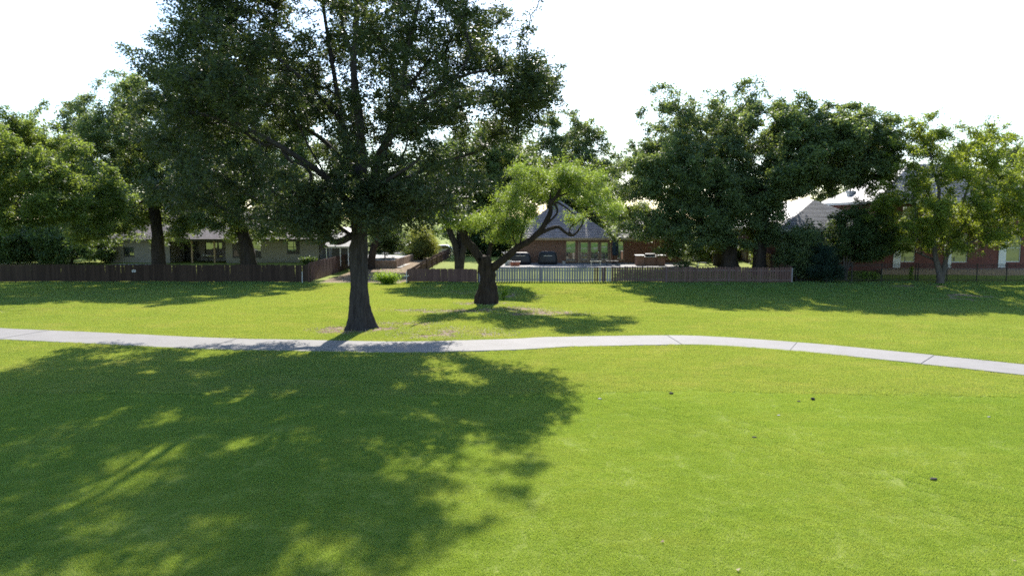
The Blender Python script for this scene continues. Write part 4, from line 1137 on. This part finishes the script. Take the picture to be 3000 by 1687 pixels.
def shed():
    Y = 74.0; x0, x1 = X(962, Y), X(1040, Y); g = gzf(x0, Y); ze, zr = Z(690, Y), Z(668, Y)
    r = empty('shed', ((x0 + x1) / 2, Y, g), 'white board-sided gable seen above the pale awning', 'shed'); org = r.location
    MB(org).box(x0, x1, Y, Y + 3, g - .2, ze).add([(x0, Y, ze), (x1, Y, ze), ((x0 + x1) / 2, Y, zr), (x0, Y + 3, ze), (x1, Y + 3, ze), ((x0 + x1) / 2, Y + 3, zr)], [(0, 1, 2), (5, 4, 3)]).build('wall', M['white'], r)
    n = int((x1 - x0) / .25)
    for k in range(n + 1):
        x = x0 + (x1 - x0) * k / n; h = ze + (zr - ze) * (1 - abs(2 * k / n - 1))
        MB(org).box(x - .02, x + .02, Y - .025, Y - .002, g, h - .02).build('batten', M['white'], r)
    rf = MB(org); xm = (x0 + x1) / 2
    for s in (x0 - .3, x1 + .3):
        e = Vector((s, Y - .3, ze - .2)); rf.prism([e, (xm, Y - .3, zr + .02), (xm, Y + 3.3, zr + .02), (s, Y + 3.3, ze - .2)], (0, 0, .06))
    rf.build('roof', M['shingle'], r)
shed()

# ------------------------------------------------------------------ fences
def board_mesh(name, w, h, t, mat, top='flat', chip=0.0):
    m = MB()
    if top == 'dog':
        c = w * .22
        pts = [(-w / 2, 0, 0), (w / 2, 0, 0), (w / 2, 0, h - c), (w / 2 - c, 0, h), (-w / 2 + c, 0, h), (-w / 2, 0, h - c)]
    else: pts = [(-w / 2, 0, 0), (w / 2, 0, 0), (w / 2, 0, h), (-w / 2, 0, h - chip)]
    m.prism(pts, (0, t, 0))
    return m.mesh(name, mat)
def fence(name, label, pts, pitch, w, h, mats, seed, post=2.4, gap=.06, cat='fence', flip=1, top='dog', hvar=.03, topline=None, wvar=.0):
    """boards along the plan line pts; rails and posts on the far side"""
    rng = random.Random(seed); p0 = Vector((*pts[0], gzf(*pts[0])))
    r = empty(name, p0, label, cat)
    meshes = [[board_mesh('board', w * k, h + dz, .018, m, top, .01) for k, dz in ((1, 0), (1 - wvar, -hvar), (1, hvar * .6), (1 - wvar * .5, -hvar * .4))] for m in mats]
    for a, b in zip(pts, pts[1:]):
        a, b = Vector(a), Vector(b); L = (b - a).length; d = (b - a) / L; nrm = Vector((-d.y, d.x)) * flip; ang = math.atan2(d.y, d.x)
        n = int(L / pitch)
        for k in range(n):
            q = a + d * (pitch * (k + .5)); mi = int(min(len(mats) - 1, max(0, (k / n) * len(mats) + rng.uniform(-.25, .25))))
            o = link('board', rng.choice(meshes[mi]), r)
            dz = topline(q.x, q.y) if topline else 0
            o.location = Vector((q.x, q.y, gzf(q.x, q.y) + gap + dz)) - p0 + Vector((nrm.x, nrm.y, 0)) * .004 * (k % 2)
            o.rotation_euler = (rng.uniform(-.012, .012), rng.uniform(-.014, .014), ang)
        npost = max(1, int(L / post)); prev = None
        for k in range(npost + 1):
            q = a + d * (L * k / npost) + nrm * .075; g = gzf(q.x, q.y)
            MB(p0).add([(q.x + i * .045, q.y + j * .045, z) for z in (g - .2, g + h - .02) for (i, j) in ((-1, -1), (1, -1), (1, 1), (-1, 1))], [(3, 2, 1, 0), (4, 5, 6, 7)] + [(i, (i + 1) % 4, (i + 1) % 4 + 4, i + 4) for i in range(4)]).build('post', mats[0], r)
            if prev is not None:
                for hz in (.22, h - .22):
                    MB(p0).bar((prev[0].x - nrm.x * .03, prev[0].y - nrm.y * .03, prev[1] + hz), (q.x - nrm.x * .03, q.y - nrm.y * .03, g + hz), .035, .085).build('rail', mats[0], r)
            prev = (q, g)
    return r
LF = 58.0
corner = (X(905, LF), LF)
fence('board_fence', 'long dark brown board fence across the left yard', [(X(-60, LF), LF), corner], .140, .144, 1.34, [M['fence_dark']], 1)
fence('board_fence', 'tall brown side fence running back along the left of the alley', [corner, (X(1045, 76), 76)], .15, .154, 1.52, [M['fence_red'], M['fence_dark']], 2, top='flat')
CF = 57.6
cc = (X(1192, CF), CF)
fence('picket_fence', 'low solid red-brown fence at the alley corner behind the mesquite', [cc, (X(1400, CF), CF)], .145, .148, 1.02, [M['fence_red']], 3, top='flat')
fence('picket_fence', 'weathered picket fence with open gaps before the brick house patio', [(X(1401, CF), CF), (X(2325, CF), CF)], .198, .158, 1.17, [M['fence_grey'], M['fence_grey'], M['fence_red'], M['fence_red'], M['fence_red']], 4, wvar=.12)
fence('board_fence', 'low capped fence running back along the right of the alley', [(cc[0], cc[1] + .1), (X(1316, 78), 78)], .15, .153, .98, [M['fence_red']], 5, flip=-1, top='flat')
fence('board_fence', 'pale sunlit cedar fence running back beside the dense dark tree', [(X(2325, CF), CF + .15), (X(2172, 73), 73)], .15, .153, 1.25, [M['fence_red'], M['fence_new'], M['fence_new']], 6, flip=1, top='flat')
# cap rail on the alley fence
def iron_fence():
    Y = 58.3; x0, x1 = X(2335, Y), X(3040, Y); h = 1.42
    r = empty('iron_fence', (x0, Y, gzf(x0, Y)), 'black iron bar fence before the red brick house', 'fence'); org = r.location
    n = int((x1 - x0) / .118); me = None
    b = MB(); b.box(-.008, .008, -.008, .008, 0, h - .06); me = b.mesh('bar', M['iron'])
    for k in range(n):
        x = x0 + .118 * (k + .5); o = link('bar', me, r); o.location = Vector((x, Y, gzf(x, Y) + .05)) - org
    posts = [x0] + [X(p, Y) for p in (2415, 2500, 2588, 2688, 2694.5, 2780, 2868, 2955)] + [x1]
    for p, q in zip(posts, posts[1:]):
        for hz in (.14, h - .14, h - .02): MB(org).bar((p, Y, gzf(p, Y) + hz), (q, Y, gzf(q, Y) + hz), .03, .028).build('rail', M['iron'], r)
    for p in posts:
        g = gzf(p, Y); MB(org).box(p - .03, p + .03, Y - .03, Y + .03, g - .1, g + h + .05).build('post', M['iron'], r)
iron_fence()

# ------------------------------------------------------------------ alley: slab, retaining wall
def alley():
    g = gzf(-12, 75); zt = g + .74
    xa, xb, xc = X(1085, 73.6), X(1161, 73.6), X(1211, 85)
    o = MB().prism([(xa - 5, 73.95, g - .2), (xb - .22, 73.95, g - .2), (xc - .22, 85, g - .2), (xa - 5, 88, g - .2)], (0, 0, zt - .05 - g + .2)).build('driveway', M['slab']); o['kind'] = 'structure'
    r = empty('retaining_wall', (xb, 73.6, g), 'low tan block wall holding up the pale driveway slab', 'wall'); org = r.location
    MB(org).prism([(xa - 5, 73.7, g - .2), (xb, 73.7, g - .2), (xb, 73.93, g - .2), (xa - 5, 73.93, g - .2)], (0, 0, zt - g + .21)).build('front_wall', M['wall_tan'], r)
    MB(org).prism([(xb - .2, 73.94, g - .2), (xb, 73.94, g - .2), (xc, 85, g - .2), (xc - .2, 85, g - .2)], (0, 0, zt - g + .30)).build('side_wall', M['wall_tan'], r)
    MB(org).prism([(xb + .01, 73.6, g - .1), (xb + .4, 73.6, g - .1), (xc + .4, 85, g - .1), (xc + .01, 85, g - .1)], (0, 0, .16)).build('footing', M['stone'], r)
alley()

# ------------------------------------------------------------------ small things
def stake(px, py, Y, h, label, cross=False):
    x = X(px, Y); g = gzf(x, Y); r = empty('marker_stake', (x, Y, g), label, 'stake')
    MB(r.location).rings([(x, Y, g - .1), (x + .01, Y, g + h)], [.028, .026], 8).build('shaft', M['pvc'], r)
    MB(r.location).rings([(x + .01, Y, g + h), (x + .01, Y, g + h + .03)], [.034, .02], 8).build('cap', M['pvc'], r)
    if cross: MB(r.location).bar((x - .22, Y - .02, g + h * .58), (x + .22, Y - .02, g + h * .66), .03, .05).build('cross_strip', M['pvc'], r)
stake(882, 836, 57.3, .86, 'thin white plastic stake before the dark board fence')
stake(1189, 845, 57.0, .92, 'pale stake with a cross strip at the alley fence corner', True)
def plaque():
    Y = LF; x = X(388, Y); z = Z(794, Y)
    r = empty('plaque', (x, Y - .03, z), 'small pale plaque fixed on the dark board fence', 'sign')
    MB((x, Y - .03, z)).box(x - .15, x + .15, Y - .035, Y - .012, z - .09, z + .09).build('plate', M['pvc'], r)
    for k, (a, b) in enumerate(((-.11, -.05), (-.03, .02), (.04, .11))): MB((x, Y - .03, z)).box(x + a, x + b, Y - .041, Y - .036, z - .03, z + .03).build('mark', M['black_frame'], r)
plaque()

def grill(px, w, label, h=1.15):
    Y = 67.6; x = X(px, Y); g = PATIO_Z; r = empty('covered_grill', (x, Y, g), label, 'grill'); org = r.location
    m = MB(org); N = 12; prof = [(0, .50), (.25, .52), (.70, .50), (.82, .47), (h * .9, .44), (h, .30)]; vs = []
    for z, k in prof:
        for i in range(N):
            a = 2 * math.pi * i / N; ca, sa = math.cos(a), math.sin(a); e = .45
            vs.append((x + w * k * math.copysign(abs(ca) ** e, ca), Y + .72 * k * math.copysign(abs(sa) ** e, sa) * (1 + .04 * math.sin(3 * i)), g + z))
    fs = [(i * N + k, i * N + (k + 1) % N, (i + 1) * N + (k + 1) % N, (i + 1) * N + k) for i in range(len(prof) - 1) for k in range(N)] + [tuple(range(N))[::-1], tuple(range((len(prof) - 1) * N, len(prof) * N))]
    m.add(vs, fs).build('cover', M['cover'], r, smooth=True)
    MB(org).bar((x - w * .22, Y - .41, g + .80), (x + w * .22, Y - .41, g + .80), .02, .03).build('handle', M['steel'], r)
grill(1605, 1.75, 'black covered grill by the patio wall, nearer the doors', 1.2)
grill(1525, 1.9, 'black covered grill nearer the mesquite limb', 1.1)
def closed_umbrella():
    Y = 68.4; x = X(1803, Y); g = PATIO_Z; r = empty('closed_umbrella', (x, Y, g), 'tall folded navy patio umbrella beside the french doors', 'umbrella'); org = r.location
    MB(org).lathe((x, Y, g), [(.28, 0), (.28, .06), (.06, .09), (.05, .2)], 14).build('base', M['iron'], r)
    MB(org).rings([(x, Y, g + .1), (x, Y, g + 2.9)], [.025, .02], 8).build('pole', M['brown_frame'], r)
    m = MB(org); n = 12; vs = []; prof = [(.10, .75), (.26, .85), (.30, 1.3), (.27, 1.9), (.20, 2.4), (.08, 2.75), (.03, 2.85)]
    for rr, z in prof:
        for k in range(n):
            a = 2 * math.pi * k / n; q = rr * (1.12 if k % 2 else .82); vs.append((x + q * math.cos(a), Y + q * math.sin(a), g + z))
    m.add(vs, [(i * n + k, i * n + (k + 1) % n, (i + 1) * n + (k + 1) % n, (i + 1) * n + k) for i in range(len(prof) - 1) for k in range(n)]).build('canopy', M['umbrella_navy'], r)
    MB(org).lathe((x, Y, g), [(.235, 1.52), (.245, 1.55), (.245, 1.60), (.235, 1.63)], 12).build('strap', M['cover'], r)
closed_umbrella()
def island():
    Y = 65.8; x0, x1 = X(1866, Y), X(1950, Y); g = PATIO_Z; r = empty('grill_island', ((x0 + x1) / 2, Y, g), 'brick outdoor counter with bright white worktop and curved dark hood', 'counter'); org = r.location
    MB(org).box(x0, x0 + .7, Y, Y + .9, g - .05, g + .86).box(x1 - .7, x1, Y, Y + .9, g - .05, g + .86).box(x0 + .7, x1 - .7, Y + .25, Y + .9, g - .05, g + .72).build('base', M['brick'], r)
    MB(org).box(x0 - .06, x0 + .74, Y - .06, Y + .96, g + .865, g + .93).build('worktop', M['white'], r, bevel=.01)
    MB(org).box(x1 - .74, x1 + .06, Y - .06, Y + .96, g + .865, g + .93).build('worktop', M['white'], r, bevel=.01)
    MB(org).box(x0 + .75, x1 - .75, Y + .19, Y + .96, g + .725, g + .79).build('worktop', M['white'], r, bevel=.01)
    m = MB(org); N = 8; vs = []
    for xx in (x0 + .85, x1 - .85):
        for k in range(N + 1):
            a = math.pi * k / N; vs.append((xx, Y + .55 - .28 * math.cos(a), g + .80 + .26 * math.sin(a)))
    m.add(vs, [(k, k + 1, k + N + 2, k + N + 1) for k in range(N)] + [tuple(range(N + 1))[::-1], tuple(range(N + 1, 2 * N + 2))]).build('hood', M['cover'], r)
island()
def bench(px, w, label, mat, Y=65.0):
    x = X(px, Y); g = PATIO_Z; r = empty('bench', (x, Y, g), label, 'bench'); org = r.location
    for k in range(3): MB(org).box(x - w / 2, x + w / 2, Y + .14 * k, Y + .14 * k + .125, g + .40, g + .45).build('slat', mat, r, bevel=.01)
    for s in (-1, 1):
        for q in (.03, .33): MB(org).box(x + s * (w / 2 - .12) - .03, x + s * (w / 2 - .12) + .03, Y + q, Y + q + .06, g, g + .398).build('leg', mat, r)
bench(1747, 1.05, 'pale tan bench on the patio edge before the french doors', M['cream'])
bench(1795, 1.15, 'dark low bench on the patio edge right of the tan one', M['black_frame'], 65.2)
def pot(px, Y, r0, r1, h, mat, label, name='plant_pot'):
    x = X(px, Y); g = PATIO_Z; r = empty(name, (x, Y, g), label, 'pot'); org = r.location
    MB(org).lathe((x, Y, g), [(r0, 0), (r1 * .96, h * .86), (r1 * 1.05, h * .88), (r1 * 1.05, h), (r1 * .88, h), (r1 * .85, h * .9)], 16).build('body', mat, r, smooth=False)
    MB(org).lathe((x, Y, g), [(r1 * .86, h * .88), (r1 * .5, h * .93), (.02, h * .95)], 12).build('soil', M['mulch'], r)
pot(1487, 66.0, .22, .34, .42, M['pot_white'], 'pale glazed pot with wispy grass on the patio corner')
pot(1500, 65.0, .11, .17, .30, M['terracotta'], 'small orange clay pot beside the pale glazed pot')
pot(1652, 66.8, .12, .15, .34, M['stone'], 'small grey pot below the left patio window')
def trough():
    Y = 65.3; x = X(1512, Y); g = PATIO_Z; r = empty('planter_trough', (x, Y, g), 'brown trough planter with white rim right of the clay pot', 'planter'); org = r.location
    m = MB(org); m.add([(x + i * (.28 + .07 * k), Y + j * (.16 + .05 * k), g + .36 * k) for k in (0, 1) for (i, j) in ((-1, -1), (1, -1), (1, 1), (-1, 1))], [(3, 2, 1, 0), (4, 5, 6, 7)] + [(i, (i + 1) % 4, (i + 1) % 4 + 4, i + 4) for i in range(4)]).build('body', M['terracotta'], r)
    for s in (-1, 1):
        MB(org).box(x - .38, x + .38, Y + s * .21 - .03, Y + s * .21 + .03, g + .362, g + .40).build('rim', M['white'], r)
        MB(org).box(x + s * .35 - .03, x + s * .35 + .03, Y - .178, Y + .178, g + .362, g + .399).build('rim', M['white'], r)
trough()
def chair(px, Y, rz, label, mat, g=PATIO_Z, group=None):
    x = X(px, Y); r = empty('patio_chair', (x, Y, g), label, 'chair', group); r.rotation_euler = (0, 0, rz)
    for i in (-1, 1):
        MB().rings([(i * .24, -.24, 0), (i * .23, -.22, .42)], [.018, .018], 6).build('leg', mat, r)
        MB().rings([(i * .24, .26, 0), (i * .23, .22, .42), (i * .22, .32, .92)], [.018, .018, .016], 6).build('leg', mat, r)
        MB().bar((i * .25, -.22, .63), (i * .24, .25, .65), .04, .03).build('armrest', mat, r)
    for k in range(4): MB().box(-.22, .22, -.22 + .115 * k, -.22 + .115 * k + .10, .42, .44).build('seat_slat', mat, r)
    for k in range(4): MB().box(-.20 + .105 * k, -.20 + .105 * k + .085, .245 + .02, .265 + .03, .50, .90).build('back_slat', mat, r)
    MB().box(-.23, .23, .285, .315, .905, .955).build('top_rail', mat, r)
chair(1676, 68.4, .4, 'reddish wooden patio chair below the left window', M['brown_frame'])
chair(2040, 67.0, -.6, 'dark patio chair left of the striped umbrella', M['black_frame'])
def striped_umbrella():
    Y = 68.6; x = X(2088, Y); g = gzf(x, Y); r = empty('striped_umbrella', (x, Y, g), 'small tilted umbrella with white and green stripes near the thick trunk', 'umbrella'); org = r.location
    top = Vector((x + .02, Y, g + 2.02)); til = Matrix.Rotation(math.radians(-14), 3, 'Y') @ Matrix.Rotation(math.radians(10), 3, 'X')
    MB(org).rings([(x, Y, g - .02), (x, Y, g + 1.6), top], [.022, .022, .016], 8).build('pole', M['brown_frame'], r)
    bands = [(.03, .0, .36, -.16), (.36, -.16, .52, -.30), (.52, -.30, .66, -.42), (.66, -.42, .78, -.54)]
    for k, (r0, z0, r1, z1) in enumerate(bands):
        m = MB(org); n = 12; vs = []
        for rr, z in ((r0, z0), (r1, z1), (r1 - .01, z1 - .015), (r0, z0 - .015)):
            for i in range(n):
                a = 2 * math.pi * i / n; vs.append(top + til @ Vector((rr * math.cos(a), rr * math.sin(a), z)))
        m.add(vs, [(i * n + j, i * n + (j + 1) % n, ((i + 1) % 4) * n + (j + 1) % n, ((i + 1) % 4) * n + j) for i in range(4) for j in range(n)]).build('stripe', M['canvas_white'] if k % 2 == 0 else M['canvas_green'], r)
striped_umbrella()
def lounge(px, Y, label, mat):
    x = X(px, Y); g = gzf(x, Y); r = empty('lounge_chair', (x, Y, g), label, 'lounge chair'); org = r.location
    MB(org).prism([(x - .5, Y, g + .34), (x + .35, Y, g + .30), (x + .85, Y, g + .02), (x + .85, Y, g - .02), (x + .3, Y, g + .24), (x - .5, Y, g + .28)], (0, .55, 0)).build('seat', mat, r)
    MB(org).prism([(x - .5, Y, g + .34), (x - .75, Y, g + .95), (x - .82, Y, g + .93), (x - .56, Y, g + .30)], (0, .55, 0)).build('backrest', mat, r)
    for dx in (-.45, .3):
        for dy in (.03, .47): MB(org).box(x + dx, x + dx + .05, Y + dy, Y + dy + .05, g - .02, g + .27).build('leg', M['steel'], r)
lounge(2062, 66.2, 'dark blue sloping lounge chair under the striped umbrella', M['umbrella_navy'])
def porch_table():
    Y = 71.6; x = X(608, Y); g = .34; r = empty('porch_table', (x, Y, g), 'white-topped table on the shaded porch of the white house', 'table'); org = r.location
    MB(org).lathe((x, Y, g), [(.62, .70), (.65, .715), (.65, .74), (.62, .75)], 20).build('table_top', M['white'], r)
    MB(org).rings([(x, Y, g + .04), (x, Y, g + .70)], [.05, .05], 8).build('pedestal', M['iron'], r)
    MB(org).lathe((x, Y, g), [(.30, 0), (.30, .03), (.05, .06)], 14).build('foot', M['iron'], r)
porch_table()
chair(585, 71.9, 1.2, 'dark chair beside the white porch table', M['black_frame'], g=.34)
o = MB().box(X(330, 68), X(470, 68), 66.9, 68.3, gzf(-30, 67) - .3, gzf(-34, 67.5) + .03).build('walkway', M['slab']); o['kind'] = 'structure'

def car():
    Y = 96.0; x = X(1292, Y); g = gzf(x, Y); r = empty('parked_car', (x, Y, g), 'silver car parked at the street beyond the feathery bush', 'car'); org = r.location
    L, W, h = 4.5, 1.78, 1.45
    side = [(-2.2, .32), (-2.25, .62), (-2.1, .82), (-1.35, .92), (-.75, 1.40), (.75, 1.45), (1.45, .98), (2.1, .92), (2.22, .6), (2.2, .32)]
    MB(org).prism([(x + a, Y, g + b) for a, b in side], (0, W, 0)).build('body', M['car_paint'], r, bevel=.08)
    for yy in (Y - .012, Y + W + .002): MB(org).prism([(x + a, yy, g + b) for a, b in ((-1.1, .95), (-.66, 1.33), (0, 1.36), (0, .95))], (0, .01, 0)).prism([(x + a, yy, g + b) for a, b in ((.06, .95), (.06, 1.36), (.68, 1.36), (1.2, .98))], (0, .01, 0)).build('side_window', M['glass'], r)
    for a in (-1.38, 1.38):
        for yy in (Y - .02, Y + W - .2):
            w = MB(org).rings([(x + a, yy, g + .33), (x + a, yy + .22, g + .33)], [.33, .33], 18).build('wheel', M['rubber'], r)
            MB(org).rings([(x + a, yy - .012, g + .33), (x + a, yy - .001, g + .33)], [.2, .2], 12).build('rim', M['steel'], w)
    for yy in (Y + .1, Y + W - .5): MB(org).box(x - 2.262, x - 2.19, yy, yy + .4, g + .6, g + .74).build('headlight', M['white'], r)
car()

def lump(name, label, px, py, s, mat, cat, seed, flat=.6):
    p = ground_at(px, py); rng = random.Random(seed); bm = bmesh.new(); bmesh.ops.create_icosphere(bm, subdivisions=2, radius=s)
    for v in bm.verts: v.co = Vector((v.co.x * 1.3, v.co.y, v.co.z * flat)) * rng.uniform(.75, 1.2)
    me = bpy.data.meshes.new(name); bm.to_mesh(me); bm.free(); me.materials.append(mat)
    o = link(name, me); o.location = p + Vector((0, 0, s * flat * .55 + .015)); tag(o, label, cat)
lump('dirt_clod', 'dark round clod at the mown edge, left of the other clod', 1966, 1155, .045, M['clod'], 'clod', 1)
lump('dirt_clod', 'dark round clod on the bright fairway near the rough edge', 2381, 1173, .045, M['clod'], 'clod', 2, .8)
lump('dirt_clod', 'flat dark clod low on the right of the fairway', 2735, 1408, .045, M['clod'], 'clod', 3, .45)
lump('dirt_clod', 'thin dark clod left of the round one on the fairway', 2340, 1178, .038, M['clod'], 'clod', 4, .3)
lump('dirt_clod', 'flat dark divot mound in the middle of the fairway', 2210, 1284, .04, M['clod'], 'clod', 5, .3)
lump('stone', 'flat whitish stone lying at the shadow tip', 1757, 1170, .04, M['stone'], 'stone', 6, .3)
lump('stone', 'small pale stone on the fairway at the far right', 2897, 1224, .032, M['stone'], 'stone', 7, .3)
lump('stone', 'small pale stone on the fairway below the clods', 2281, 1219, .028, M['stone'], 'stone', 8, .35)
